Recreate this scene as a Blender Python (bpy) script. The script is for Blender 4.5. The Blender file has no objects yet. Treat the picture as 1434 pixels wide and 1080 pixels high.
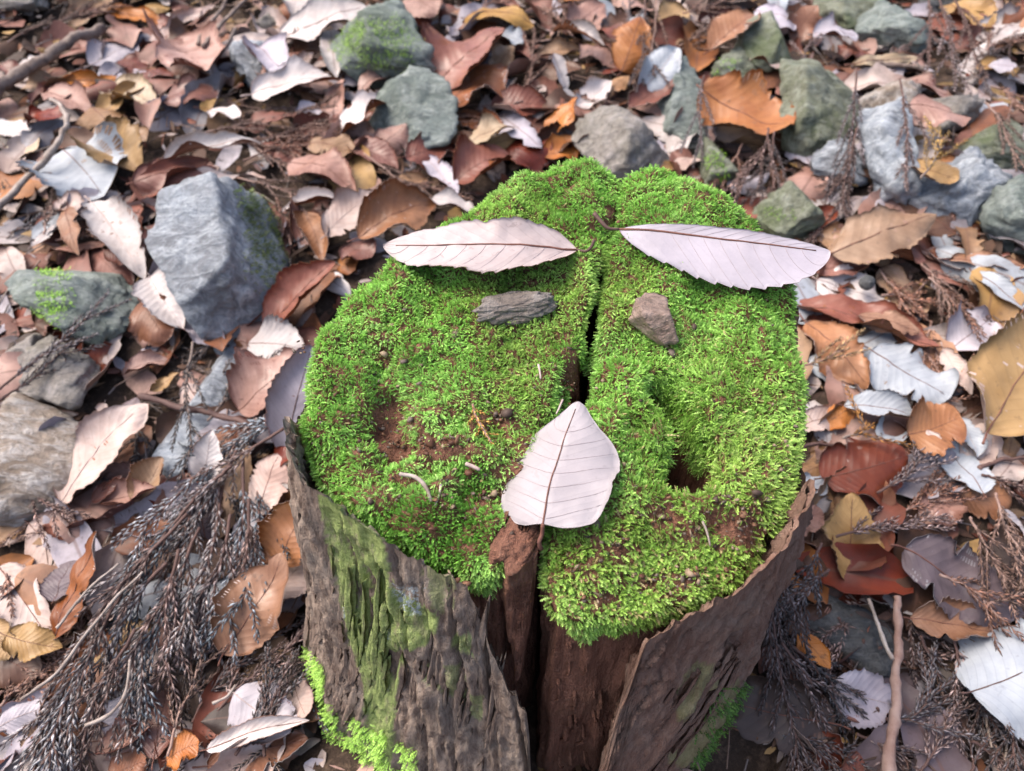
import bpy, math, random
import numpy as np
from mathutils import Vector, Matrix

random.seed(7)
rng = np.random.default_rng(7)
scene = bpy.context.scene
COL = scene.collection
R = math.radians

# ------------------------------------------------------------------ camera
W0, H0, FPX = 1434.0, 1080.0, 1078.0          # photograph size and focal length in its pixels
PITCH = R(47.0)
ZT = 0.27                                      # height of the stump's top
DIST = 0.44
CAM = np.array([0.0, -DIST * math.cos(PITCH), ZT + DIST * math.sin(PITCH)])
FWD = np.array([0.0, math.cos(PITCH), -math.sin(PITCH)])
UP = np.array([0.0, math.sin(PITCH), math.cos(PITCH)])
RT = np.array([1.0, 0.0, 0.0])
cd = bpy.data.cameras.new('camera')
cam = bpy.data.objects.new('camera', cd)
COL.objects.link(cam)
cam.location = CAM
cam.rotation_euler = (math.pi / 2 - PITCH, 0, 0)
cd.sensor_width = 36.0
cd.lens = 36.0 * FPX / W0
cd.clip_start, cd.clip_end = 0.01, 300.0
cd.dof.use_dof = True
cd.dof.focus_distance = 0.44
cd.dof.aperture_fstop = 9.0
scene.camera = cam

# ------------------------------------------------------------------ light: soft daylight under a bright overcast sky
world = bpy.data.worlds.new('World')
scene.world = world
world.use_nodes = True
wn = world.node_tree
bg = wn.nodes['Background']
sky = wn.nodes.new('ShaderNodeTexSky')
SUN_EL, SUN_AZ = R(58.0), R(-72.0)             # azimuth measured from +Y (uphill), negative = towards -X
sky.sky_type = 'NISHITA'
sky.sun_disc = False
sky.sun_elevation = SUN_EL
sky.sun_rotation = SUN_AZ
sky.air_density = 1.0
sky.dust_density = 6.0
sky.ozone_density = 1.0
wn.links.new(sky.outputs[0], bg.inputs[0])
bg.inputs[1].default_value = 0.14
sd = bpy.data.lights.new('sun', 'SUN')
sd.energy = 1.3
sd.angle = R(40.0)
sd.color = (1.0, 0.93, 0.86)
sun = bpy.data.objects.new('sun', sd)
COL.objects.link(sun)
to_sun = Vector((math.sin(SUN_AZ) * math.cos(SUN_EL), math.cos(SUN_AZ) * math.cos(SUN_EL), math.sin(SUN_EL)))
sun.rotation_euler = to_sun.to_track_quat('Z', 'Y').to_euler()
sun.location = (0, 0, 3)
vs = scene.view_settings
vs.view_transform = 'Standard'
vs.look = 'None'
vs.exposure = 1.28
vs.gamma = 1.0
scene.render.engine = 'CYCLES'
scene.cycles.use_denoising = True
scene.cycles.max_bounces = 5
scene.cycles.diffuse_bounces = 3
scene.cycles.glossy_bounces = 2
scene.cycles.transmission_bounces = 3

# ------------------------------------------------------------------ numeric helpers
def hash3(ix, iy, iz, seed):
    h = (ix.astype(np.int64) * 374761393 + iy.astype(np.int64) * 668265263 + iz.astype(np.int64) * 2147483647 + seed * 974634777) & 0xffffffff
    h = ((h ^ (h >> 13)) * 1274126177) & 0xffffffff
    h = (h ^ (h >> 16)) & 0xffff
    return h / 65535.0

def vnoise(p, f=1.0, seed=0):
    """smooth value noise in -1..1 at the rows of p (N,3)"""
    q = np.asarray(p, float) * f + 100.0
    i = np.floor(q).astype(np.int64)
    d = q - i
    d = d * d * d * (d * (d * 6 - 15) + 10)
    r = 0
    for a in (0, 1):
        for b in (0, 1):
            for c in (0, 1):
                w = (d[:, 0] if a else 1 - d[:, 0]) * (d[:, 1] if b else 1 - d[:, 1]) * (d[:, 2] if c else 1 - d[:, 2])
                r = r + w * hash3(i[:, 0] + a, i[:, 1] + b, i[:, 2] + c, seed)
    return r * 2 - 1

def fbm(p, f=1.0, seed=0, octaves=4, gain=0.5):
    r, a = 0, 1.0
    for k in range(octaves):
        r = r + a * vnoise(p, f, seed + k)
        f *= 2.03
        a *= gain
    return r

def sstep(a, b, x):
    t = np.clip((x - a) / (b - a), 0, 1)
    return t * t * (3 - 2 * t)

def unit(v):
    v = np.asarray(v, float)
    return v / np.maximum(np.linalg.norm(v, axis=-1, keepdims=True), 1e-12)

# ------------------------------------------------------------------ surfaces things rest on
def h_ground(x, y):
    x, y = np.asarray(x, float), np.asarray(y, float)
    z = 0.16 * y + 0.02 * x
    z = z + 0.014 * np.sin(7.1 * x + 1.3) * np.cos(6.3 * y + 0.4) + 0.008 * np.sin(15 * x - 4 * y) * np.sin(13 * y + 2 + 3 * x)
    return z

AX, AY = 0.022, 0.0                            # axis of the stump

def h_top(x, y):
    y = np.asarray(y, float)
    return ZT + 0.22 * (y - AY) - 2.2 * np.clip(-(y + 0.055), 0, 1) ** 2

def ray(px, py):
    d = FWD + RT * ((px - W0 / 2) / FPX) + UP * ((H0 / 2 - py) / FPX)
    return d / np.linalg.norm(d)

TT = np.linspace(0.12, 3.2, 1800)

def hit(px, py, hf, lift=0.0):
    """where the line of sight of a photo pixel meets the surface z = hf(x, y) + lift"""
    d = ray(px, py)
    f = CAM[2] + d[2] * TT - hf(CAM[0] + d[0] * TT, CAM[1] + d[1] * TT) - lift
    k = int(np.argmax(f < 0))
    if f[k] >= 0:
        k = len(TT) - 1
    k = max(k, 1)
    t = TT[k - 1] + (TT[k] - TT[k - 1]) * f[k - 1] / (f[k - 1] - f[k] + 1e-12)
    return CAM + d * t

def G(px, py, lift=0.0):
    return hit(px, py, h_ground, lift)

def TOP(px, py, lift=0.0):
    return hit(px, py, h_top, lift)

def project(p):
    q = np.asarray(p, float) - CAM
    z = q @ FWD
    return np.stack([W0 / 2 + FPX * (q @ RT) / z, H0 / 2 - FPX * (q @ UP) / z], -1)

def depth(p):
    return float((np.asarray(p) - CAM) @ FWD)

def g_normal(p):
    e = 0.02
    dx = (h_ground(p[0] + e, p[1]) - h_ground(p[0] - e, p[1])) / (2 * e)
    dy = (h_ground(p[0], p[1] + e) - h_ground(p[0], p[1] - e)) / (2 * e)
    return unit(np.array([-dx, -dy, 1.0]))

# ------------------------------------------------------------------ mesh helpers
def mesh(name, verts, faces, mats=(), midx=None, smooth=True, uv=None, col=None):
    """faces: (M,k) array or list of such arrays; uv / col: per vertex"""
    verts = np.asarray(verts, np.float32)
    fs = [np.asarray(f, np.int32) for f in (faces if isinstance(faces, list) else [faces])]
    fs = [f for f in fs if len(f)]
    me = bpy.data.meshes.new(name)
    me.vertices.add(len(verts))
    me.vertices.foreach_set('co', verts.ravel())
    loops = np.concatenate([f.ravel() for f in fs])
    sizes = np.concatenate([np.full(len(f), f.shape[1], np.int32) for f in fs])
    start = np.concatenate([[0], np.cumsum(sizes)[:-1]]).astype(np.int32)
    me.loops.add(len(loops))
    me.loops.foreach_set('vertex_index', loops)
    me.polygons.add(len(sizes))
    me.polygons.foreach_set('loop_start', start)
    for m in mats:
        me.materials.append(m)
    if midx is not None:
        me.polygons.foreach_set('material_index', np.asarray(midx, np.int32))
    if smooth:
        me.polygons.foreach_set('use_smooth', np.ones(len(sizes), bool))
    if uv is not None:
        l = me.uv_layers.new(name='UVMap')
        l.data.foreach_set('uv', np.asarray(uv, np.float32)[loops].ravel())
    if col is not None:
        c = np.ones((len(verts), 4), np.float32)
        c[:, :3] = col
        a = me.color_attributes.new('tint', 'FLOAT_COLOR', 'POINT')
        a.data.foreach_set('color', c.ravel())
    me.update(calc_edges=True)
    return me

def link(name, data, parent=None, loc=None, **props):
    o = bpy.data.objects.new(name, data)
    COL.objects.link(o)
    if parent is not None:
        o.parent = parent
    if loc is not None:
        o.location = loc
    for k, v in props.items():
        o[k] = v
    return o

def grid_faces(n, m, wrap=False):
    """n rows of m columns"""
    i, j = np.meshgrid(np.arange(n - 1), np.arange(m if wrap else m - 1), indexing='ij')
    j2 = (j + 1) % m
    return np.stack([i * m + j, i * m + j2, (i + 1) * m + j2, (i + 1) * m + j], -1).reshape(-1, 4)

def tube(path, rad, sides=6, cap=True, rough=0.0, seed=0):
    p = np.asarray(path, float)
    n = len(p)
    rad = np.broadcast_to(np.asarray(rad, float), (n,))
    t = unit(np.gradient(p, axis=0))
    ref = np.array([0.13, 0.21, 0.97])
    s = unit(np.cross(t, ref))
    b = np.cross(s, t)
    a = np.arange(sides) * 2 * math.pi / sides
    ring = p[:, None] + rad[:, None, None] * (np.cos(a)[None, :, None] * s[:, None] + np.sin(a)[None, :, None] * b[:, None])
    v = ring.reshape(-1, 3)
    if rough:
        v = v + unit(v - np.repeat(p, sides, 0)) * (rough * vnoise(v, 220, seed) * np.repeat(rad, sides))[:, None]
    f = [grid_faces(n, sides, True)]
    if cap:
        v = np.vstack([v, p[0] - t[0] * rad[0] * .4, p[-1] + t[-1] * rad[-1] * .4])
        c0, c1 = len(v) - 2, len(v) - 1
        k = np.arange(sides)
        f.append(np.stack([np.full(sides, c0), (k + 1) % sides, k], -1))
        f.append(np.stack([np.full(sides, c1), (n - 1) * sides + k, (n - 1) * sides + (k + 1) % sides], -1))
    return v, f

def smooth_path(pts, n=24):
    """Catmull-Rom through pts"""
    p = np.asarray(pts, float)
    p = np.vstack([2 * p[0] - p[1], p, 2 * p[-1] - p[-2]])
    out = []
    segs = len(p) - 3
    for u in np.linspace(0, segs - 1e-6, n):
        i = int(u)
        t = u - i
        a, b, c, d = p[i:i + 4]
        out.append(.5 * (2 * b + (c - a) * t + (2 * a - 5 * b + 4 * c - d) * t * t + (3 * b - a - 3 * c + d) * t ** 3))
    return np.array(out)

ico = {}
def icosphere(level):
    if level not in ico:
        import bmesh
        bm = bmesh.new()
        bmesh.ops.create_icosphere(bm, subdivisions=level, radius=1.0)
        v = np.array([x.co[:] for x in bm.verts])
        f = np.array([[y.index for y in x.verts] for x in bm.faces])
        bm.free()
        ico[level] = (unit(v), f)
    return ico[level]

# ------------------------------------------------------------------ materials
class NT:
    """a thin helper over a material's node tree"""
    def __init__(self, name):
        self.m = bpy.data.materials.new(name)
        self.m.use_nodes = True
        self.t = self.m.node_tree
        self.bsdf = self.t.nodes['Principled BSDF']
        self.out = self.t.nodes['Material Output']
    def n(self, kind, _in=None, **kw):
        x = self.t.nodes.new('ShaderNode' + kind)
        for k, v in kw.items():
            setattr(x, k, v)
        for k, v in (_in or {}).items():
            if hasattr(v, 'links') or isinstance(v, bpy.types.NodeSocket):
                self.t.links.new(v, x.inputs[k])
            else:
                x.inputs[k].default_value = v
        return x
    def l(self, a, b):
        self.t.links.new(a, b)
    def noise(self, vec, scale, detail=4, rough=0.6, dist=0.0):
        return self.n('TexNoise', {'Vector': vec, 'Scale': scale, 'Detail': detail, 'Roughness': rough, 'Distortion': dist}).outputs[0]
    def ramp(self, fac, stops):
        x = self.n('ValToRGB', {'Fac': fac})
        e = x.color_ramp.elements
        while len(e) < len(stops):
            e.new(.5)
        for k, (p, c) in enumerate(stops):
            e[k].position = p
            e[k].color = (*c, 1) if hasattr(c, '__len__') else (c, c, c, 1)
        return x.outputs[0]
    def mix(self, fac, a, b, blend='MIX'):
        x = self.n('Mix', data_type='RGBA', blend_type=blend)
        for sock, v in ((x.inputs[0], fac), (x.inputs[6], a), (x.inputs[7], b)):
            if isinstance(v, bpy.types.NodeSocket):
                self.l(v, sock)
            else:
                sock.default_value = (*v, 1) if hasattr(v, '__len__') else v
        return x.outputs[2]
    def math(self, op, a, b=0.0, c=0.0):
        x = self.n('Math', operation=op)
        for k, v in enumerate((a, b, c)):
            if isinstance(v, bpy.types.NodeSocket):
                self.l(v, x.inputs[k])
            else:
                x.inputs[k].default_value = v
        return x.outputs[0]
    def mapping(self, vec, scale=(1, 1, 1), loc=(0, 0, 0), rot=(0, 0, 0)):
        return self.n('Mapping', {'Vector': vec, 'Scale': scale, 'Location': loc, 'Rotation': rot}).outputs[0]
    def bump(self, h, strength=.5, dist=.001):
        self.l(self.n('Bump', {'Height': h, 'Strength': strength, 'Distance': dist}).outputs[0], self.bsdf.inputs['Normal'])
    def finish(self, color, rough=.6, spec=.3):
        b = self.bsdf
        for sock, v in ((b.inputs['Base Color'], color), (b.inputs['Roughness'], rough), (b.inputs['Specular IOR Level'], spec)):
            if isinstance(v, bpy.types.NodeSocket):
                self.l(v, sock)
            else:
                sock.default_value = (*v, 1) if hasattr(v, '__len__') else v
        return self.m

def obj_coord(t):
    """object coordinates shifted by a random amount for each object"""
    tc = t.n('TexCoord')
    r = t.n('ObjectInfo').outputs['Random']
    c = t.n('CombineXYZ', {'X': t.math('MULTIPLY', r, 7.3), 'Y': t.math('MULTIPLY', r, 3.1), 'Z': t.math('MULTIPLY', r, 5.7)})
    return t.n('VectorMath', {0: tc.outputs['Object'], 1: c.outputs[0]}, operation='ADD').outputs[0], r, tc

def leaf_material(name, c, c2, spots=.35, gloss=.55, ribs=1.0, spot_col=(.05, .03, .022)):
    t = NT(name)
    v, r, tc = obj_coord(t)
    uvs = t.n('SeparateXYZ', {0: tc.outputs['UV']})
    au = t.math('ABSOLUTE', t.math('SUBTRACT', t.math('MULTIPLY', uvs.outputs[0], 2.0), 1.0))
    lg = uvs.outputs[1]
    # side veins: slanting lines from the midrib towards the tip
    q = t.math('SUBTRACT', t.math('MULTIPLY', lg, 11.0), t.math('MULTIPLY', t.math('POWER', au, 0.85), 2.6))
    fr = t.math('ABSOLUTE', t.math('SUBTRACT', t.math('FRACT', q), .5))
    vein = t.n('MapRange', {0: fr, 1: 0.0, 2: 0.10, 3: 1.0, 4: 0.0}, interpolation_type='SMOOTHSTEP').outputs[0]
    puff = t.math('SINE', t.math('MULTIPLY', fr, 3.1416))
    big = t.noise(v, 26, 5, .65)
    fine = t.noise(v, 240, 4, .7)
    col = t.mix(t.ramp(big, [(.36, 0), (.66, 1)]), c, c2)
    col = t.mix(t.math('MULTIPLY', vein, .22 * ribs), col, tuple(x * .62 for x in c2))
    sp = t.noise(v, 130, 3, .6)
    col = t.mix(t.math('MULTIPLY', t.ramp(sp, [(.63, 0), (.70, 1)]), spots), col, spot_col)
    sp2 = t.noise(v, 40, 4, .7)
    col = t.mix(t.math('MULTIPLY', t.ramp(sp2, [(.58, 0), (.75, 1)]), spots * .9), col, tuple(x * .5 for x in c2))
    edge = t.n('MapRange', {0: au, 1: .8, 2: 1.0, 3: 0.0, 4: .35}, interpolation_type='SMOOTHSTEP').outputs[0]
    col = t.mix(t.math('MULTIPLY', edge, t.ramp(big, [(.4, .2), (.6, 1)])), col, tuple(x * .6 for x in c2))
    hsv = t.n('HueSaturation', {'Color': col, 'Saturation': t.math('ADD', .88, t.math('MULTIPLY', t.math('FRACT', t.math('MULTIPLY', r, 17.0)), .24)),
                                'Value': t.math('ADD', .82, t.math('MULTIPLY', r, .34))})
    h = t.math('ADD', t.math('ADD', t.math('MULTIPLY', puff, .30 * ribs), t.math('MULTIPLY', big, 1.2)), t.math('MULTIPLY', fine, .30))
    t.bump(h, .55, .0012)
    rough = t.ramp(t.noise(v, 18, 3, .6), [(.35, gloss - .15), (.65, gloss + .15)])
    return t.finish(hsv.outputs[0], rough, .35)

LC = {  # fallen-leaf colours: (main, second, spots, roughness)
    'white': ((.47, .43, .42), (.36, .31, .295), .22, .62), 'lav': ((.37, .34, .375), (.28, .25, .285), .16, .6),
    'bluew': ((.345, .37, .40), (.26, .28, .315), .18, .62), 'grey': ((.25, .235, .25), (.17, .155, .17), .25, .6),
    'pinkw': ((.43, .35, .32), (.31, .215, .185), .25, .6), 'cream': ((.45, .37, .27), (.32, .23, .15), .25, .6),
    'pinktan': ((.33, .200, .165), (.20, .100, .075), .35, .5), 'pinkbr': ((.22, .098, .076), (.135, .050, .036), .4, .44),
    'tan': ((.28, .175, .105), (.18, .10, .055), .4, .5), 'tanor': ((.29, .150, .085), (.19, .085, .045), .4, .46),
    'ochre': ((.33, .20, .075), (.22, .12, .04), .35, .5), 'yellow': ((.33, .215, .105), (.25, .155, .07), .35, .5),
    'orange': ((.36, .145, .045), (.25, .085, .025), .45, .48), 'rustor': ((.22, .090, .045), (.135, .048, .024), .4, .46),
    'rust': ((.165, .050, .030), (.10, .028, .018), .4, .42), 'red': ((.165, .030, .014), (.10, .018, .010), .3, .45),
    'dark': ((.060, .036, .028), (.035, .022, .018), .3, .5), 'purple': ((.135, .100, .112), (.09, .065, .072), .3, .5),
    'brown': ((.115, .058, .036), (.07, .035, .024), .4, .5),
}
LM = {k: leaf_material('leaf_' + k, v[0], v[1], v[2], v[3]) for k, v in LC.items()}
LM['speck'] = leaf_material('leaf_speckled_white', (.44, .37, .365), (.35, .28, .275), .40, .62, 1.0, (.16, .12, .12))
LM['mouth'] = leaf_material('leaf_lilac_white', (.36, .325, .345), (.30, .265, .285), .14, .6, .5)
LM['plainlav'] = leaf_material('leaf_silver_lavender', (.30, .275, .31), (.24, .22, .245), .08, .5, .35)

def stem_material(name, c, c2, scale=90):
    t = NT(name)
    v, r, tc = obj_coord(t)
    n = t.noise(v, scale, 4, .7)
    t.bump(n, .6, .001)
    return t.finish(t.mix(t.ramp(n, [(.35, 0), (.65, 1)]), c, c2), .65, .25)

M_RIB = stem_material('midrib_brown', (.17, .075, .055), (.10, .045, .035))
M_RIBP = stem_material('midrib_pale', (.42, .34, .32), (.30, .22, .20))
M_VEIN = stem_material('side_vein_lilac', (.30, .255, .27), (.24, .20, .21))
M_RIBD = stem_material('midrib_dark', (.07, .04, .035), (.12, .07, .06))
M_TWIG = stem_material('twig_grey_brown', (.23, .18, .155), (.10, .07, .06), 60)
M_TWIGR = stem_material('twig_reddish', (.20, .115, .09), (.30, .21, .18), 50)
M_TWIGP = stem_material('twig_pale', (.36, .31, .28), (.17, .13, .11), 60)

def attr_material(name, rough=.55, trans=0.0, spec=.3, noise_scale=0, fine=0.0):
    t = NT(name)
    a = t.n('Attribute', attribute_name='tint')
    col = a.outputs['Color']
    if noise_scale:
        v, r, tc = obj_coord(t)
        nz = t.noise(v, noise_scale, 4, .7)
        col = t.mix(t.ramp(nz, [(.3, .55), (.7, 0)]), col, tuple([.02, .014, .01]))
        t.bump(nz, .5, .001)
    m = t.finish(col, rough, spec)
    if trans:
        tr = t.n('BsdfTranslucent', {'Color': col})
        mx = t.n('MixShader', {0: trans, 1: t.bsdf.outputs[0], 2: tr.outputs[0]})
        t.l(mx.outputs[0], t.out.inputs[0])
    return m

M_MOSS = attr_material('moss_shoots', .45, .35, .4)
M_LITTER = attr_material('litter_bits', .6, 0, .25, 120)
M_NEEDLE = attr_material('cedar_needles', .55, 0, .35)

def rock_material(name, c, c2, c3, vein=(.5, .5, .5), green=0.0):
    t = NT(name)
    v, r, tc = obj_coord(t)
    vs_ = t.mapping(v, (1, 2.6, 1.4), rot=(.5, .3, .9))
    a = t.noise(v, 14, 6, .65, .4)
    b = t.noise(vs_, 34, 6, .7, .8)
    f = t.noise(v, 190, 5, .75)
    col = t.mix(t.ramp(a, [(.36, 0), (.62, 1)]), c, c2)
    col = t.mix(t.ramp(b, [(.45, 0), (.68, .85)]), col, c3)
    w = t.n('TexWave', {'Vector': vs_, 'Scale': 9.0, 'Distortion': 9.0, 'Detail': 4.0, 'Detail Scale': 2.2}).outputs['Fac']
    col = t.mix(t.ramp(w, [(.93, 0), (.99, .22)]), col, vein)
    col = t.mix(t.ramp(f, [(.34, .55), (.52, 0)]), col, tuple(x * .35 for x in c))
    if green:
        g = t.noise(v, 9, 5, .7)
        col = t.mix(t.ramp(g, [(.5, 0), (.62, green)]), col, (.07, .10, .03))
    h = t.math('ADD', t.math('MULTIPLY', b, 1.6), t.math('MULTIPLY', f, .7))
    t.bump(h, .9, .005)
    return t.finish(col, t.ramp(f, [(.3, .5), (.7, .75)]), .3)

RM = {
    'blue': rock_material('rock_blue_grey', (.31, .35, .40), (.16, .17, .19), (.50, .54, .58), (.5, .53, .58)),
    'teal': rock_material('rock_grey_green', (.19, .225, .215), (.11, .135, .12), (.30, .33, .31), (.42, .45, .43), .25),
    'green': rock_material('rock_mossy_green', (.18, .19, .145), (.11, .12, .075), (.29, .31, .255), (.38, .40, .35), .6),
    'brown': rock_material('rock_grey_brown', (.27, .245, .225), (.17, .15, .13), (.38, .35, .335), (.42, .39, .36), .12),
    'tan': rock_material('rock_pale_brown', (.30, .245, .20), (.16, .12, .09), (.52, .50, .49), (.6, .58, .56)),
    'dark': rock_material('rock_dark', (.085, .09, .095), (.05, .05, .05), (.15, .15, .15), (.2, .2, .2)),
    'pebble': rock_material('stone_brown', (.28, .20, .165), (.18, .12, .095), (.38, .29, .25), (.3, .25, .2)),
    'slate': rock_material('stone_dark_grey', (.21, .18, .16), (.10, .075, .062), (.31, .28, .26), (.3, .28, .26)),
}
# ------------------------------------------------------------------ ground
def stretch(n, near, far):
    s = np.linspace(-1, 1, n)
    return np.sign(s) * (near * np.abs(s) + (far - near) * np.abs(s) ** 7)

gx = stretch(261, 1.6, 45.0)
gy = stretch(261, 1.6, 45.0) + 0.35
XX, YY = np.meshgrid(gx, gy)
gp = np.stack([XX.ravel(), YY.ravel(), np.zeros(XX.size)], -1)
gz = h_ground(gp[:, 0], gp[:, 1]) - 0.006 + 0.006 * fbm(gp, 22, 3, 4) + 0.012 * vnoise(gp, 6, 9)
gp[:, 2] = gz
def soil():
    t = NT('soil')
    tc = t.n('TexCoord')
    v = tc.outputs['Object']
    a = t.noise(v, 9, 6, .7)
    b = t.noise(v, 130, 5, .75)
    c = t.mix(t.ramp(a, [(.35, 0), (.65, 1)]), (.030, .021, .016), (.060, .041, .031))
    c = t.mix(t.ramp(b, [(.5, 0), (.72, 1)]), c, (.125, .085, .062))
    t.bump(b, 1.0, .004)
    return t.finish(c, .85, .15)
gm = mesh('ground', gp, grid_faces(261, 261), [soil()])
link('ground', gm, label='dark forest soil under the fallen leaves', kind='structure')

# ------------------------------------------------------------------ the stump
stump = link('tree_stump', None, loc=(AX, AY, 0), label='old rotten tree stump with split top thickly covered in bright green moss', category='stump')
stump.empty_display_size = .05

def local(p):
    return np.asarray(p, float) - np.array([AX, AY, 0.0])

LEFT_PX = [(868, 262), (866, 240), (850, 231), (820, 229), (770, 236), (700, 264), (650, 300), (605, 330), (545, 366), (490, 408), (457, 460), (436, 530), (430, 610),
           (445, 655), (490, 692), (535, 730), (590, 768), (632, 784), (662, 808), (694, 796), (728, 768), (756, 738), (768, 650), (778, 580), (786, 545),
           (804, 500), (822, 440), (831, 390), (848, 335), (860, 295)]
RIGHT_PX = [(873, 268), (877, 246), (895, 236), (912, 234), (960, 247), (1010, 280), (1060, 320), (1104, 385), (1118, 480), (1120, 600), (1108, 680), (1084, 732), (1045, 785),
            (995, 828), (930, 852), (860, 862), (805, 868), (776, 852), (766, 800), (772, 748), (800, 690), (818, 600), (832, 552), (842, 490),
            (846, 440), (850, 395), (858, 340), (868, 300)]

def outline(pxs, n=240):
    p = np.array([TOP(*q)[:2] for q in pxs])
    p = np.vstack([p, p[:1]])
    d = np.concatenate([[0], np.cumsum(np.linalg.norm(np.diff(p, axis=0), axis=1))])
    s = np.linspace(0, d[-1], n, endpoint=False)
    o = np.stack([np.interp(s, d, p[:, k]) for k in (0, 1)], -1)
    for _ in range(3):
        o = (np.roll(o, 1, 0) + 2 * o + np.roll(o, -1, 0)) / 4
    q = np.column_stack([o, np.zeros(n)])
    c = o.mean(0)
    o = o + unit(o - c) * (0.0022 * fbm(q, 90, 5, 3))[:, None]
    return o

OL, OR = outline(LEFT_PX), outline(RIGHT_PX)
both = np.vstack([OL, OR]) - np.array([AX, AY])
th_all, r_all = np.arctan2(both[:, 1], both[:, 0]), np.linalg.norm(both, axis=1)
TH = np.linspace(-math.pi, math.pi, 121)
R0T = np.array([r_all[np.abs((th_all - a + math.pi) % (2 * math.pi) - math.pi) < .09].max() for a in TH])
R0T[-1] = R0T[0]
k = np.exp(-.5 * (np.arange(-5, 6) / 2.0) ** 2)
R0T = np.convolve(np.concatenate([R0T[-6:-1], R0T, R0T[1:6]]), k / k.sum(), 'valid')[:121]

def R0(a):
    return np.interp((np.asarray(a) + math.pi) % (2 * math.pi) - math.pi, TH, R0T)

FLARE = 0.11
def R_side(a, z):
    """outer radius of the bark at angle a and height z: widening towards the roots"""
    zt = h_top(AX + R0(a) * np.cos(a), AY + R0(a) * np.sin(a))
    d = np.clip(zt - z, 0, 1)
    side = sstep(-.25, .75, np.cos(a))                  # undercut on one side, flaring on the other
    return R0(a) + (FLARE * (1 - side) + .045 * side) * d + 0.12 * (1 - side) * np.clip(d - .16, 0, 1)

def side_hit(px, py, off):
    d = ray(px, py)
    p = CAM + d[None] * TT[:, None]
    q = p - np.array([AX, AY, 0])
    a = np.arctan2(q[:, 1], q[:, 0])
    inside = (np.linalg.norm(q[:, :2], axis=1) < R_side(a, q[:, 2]) + off) & (q[:, 2] < h_top(p[:, 0], p[:, 1]) + .012)
    kk = int(np.argmax(inside)) if inside.any() else int(np.argmin(np.linalg.norm(q[:, :2], axis=1)))
    return p[kk]

# --- top of a piece: lumps, bare hollows, the rotten hole
def pit(xy, pxs, rad, dep):
    """hollow along a line of photo pixels on the top surface"""
    c = np.array([TOP(*q)[:2] for q in pxs])
    best = np.full(len(xy), 9.0)
    if len(c) == 1:
        best = np.linalg.norm(xy - c[0], axis=1)
    for a, b in zip(c[:-1], c[1:]):
        ab = b - a
        t = np.clip(((xy - a) @ ab) / (ab @ ab), 0, 1)
        best = np.minimum(best, np.linalg.norm(xy - a - t[:, None] * ab, axis=1))
    return -dep * (1 - sstep(rad * .45, rad * 1.15, best))

def top_z(xy):
    q = np.column_stack([xy, np.zeros(len(xy))])
    z = h_top(xy[:, 0], xy[:, 1]) + .0050 * fbm(q, 42, 21, 3) + .0046 * np.abs(vnoise(q, 95, 23)) + .0022 * vnoise(q, 16, 25)
    z = z + pit(xy, [(548, 560), (535, 600), (560, 625)], .012, .011)
    z = z + pit(xy, [(545, 490), (530, 520)], .007, .006)
    z = z + pit(xy, [(660, 690), (700, 690), (735, 700)], .013, .008)
    z = z + pit(xy, [(690, 600)], .008, .004)
    z = z + pit(xy, [(640, 655), (560, 680)], .007, .006)
    z = z + pit(xy, [(926, 552), (950, 578), (966, 620)], .0125, .11)
    z = z + pit(xy, [(968, 640), (966, 660)], .0150, .14)
    z = z + pit(xy, [(905, 600), (880, 602)], .004, .018)
    z = z + pit(xy, [(800, 258)], .004, .012)
    z = z + pit(xy, [(800, 520), (790, 560)], .008, .012)
    return z

def core_piece(name, o, mat, rings=52, rows=44, deep=.34, inset=.004):
    n = len(o)
    c = o.mean(0)
    rr = np.linspace(0, 1, rings + 1)[1:] ** .85
    P = []
    for r in rr:
        xy = c + (o - c) * r
        z = top_z(xy) - .005 * r ** 18
        P.append(np.column_stack([xy, z]))
    ang = np.arctan2(o[:, 1] - AY, o[:, 0] - AX)
    rad = np.linalg.norm(o - np.array([AX, AY]), axis=1)
    outer = sstep(.72, .95, rad / R0(ang))
    dirs = unit(o - np.array([AX, AY]))
    inw = unit(o - c)
    zt = P[-1][:, 2]
    for d in np.linspace(0, 1, rows + 1)[1:] ** 1.2 * deep:
        fl = (FLARE * .62 * (1 - sstep(-.25, .75, np.cos(ang))) + .0 * sstep(-.25, .75, np.cos(ang))) * d * outer - inset * outer * sstep(0, .03, np.array(d))
        xy = o + dirs * fl[:, None]
        q = np.column_stack([xy[:, 0], xy[:, 1], zt - d])
        fib = fbm(q * np.array([1, 1, .10]), 150, 31, 3) * .0034 + fbm(q * np.array([1, 1, .30]), 45, 33, 4, .6) * .0048
        xy = xy + inw * (fib * sstep(0, .02, np.array(d)))[:, None]
        P.append(np.column_stack([xy, zt - d]))
    v = np.vstack(P + [np.array([[c[0], c[1], float(top_z(c[None])[0])]])])
    f = grid_faces(rings + rows, n, True)[:, ::-1]
    kk = np.arange(n)
    fan = np.stack([np.full(n, len(v) - 1), kk, (kk + 1) % n], -1)
    # make sure the fan and the grid wind the same way, up
    area = np.sum(o[:, 0] * np.roll(o[:, 1], -1) - np.roll(o[:, 0], -1) * o[:, 1])
    if area < 0:
        f, fan = f[:, ::-1], fan[:, ::-1]
    ob = link(name, mesh(name, local(v), [f, fan], [mat]), stump)
    return ob, v, [f, fan], rings, n

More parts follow.
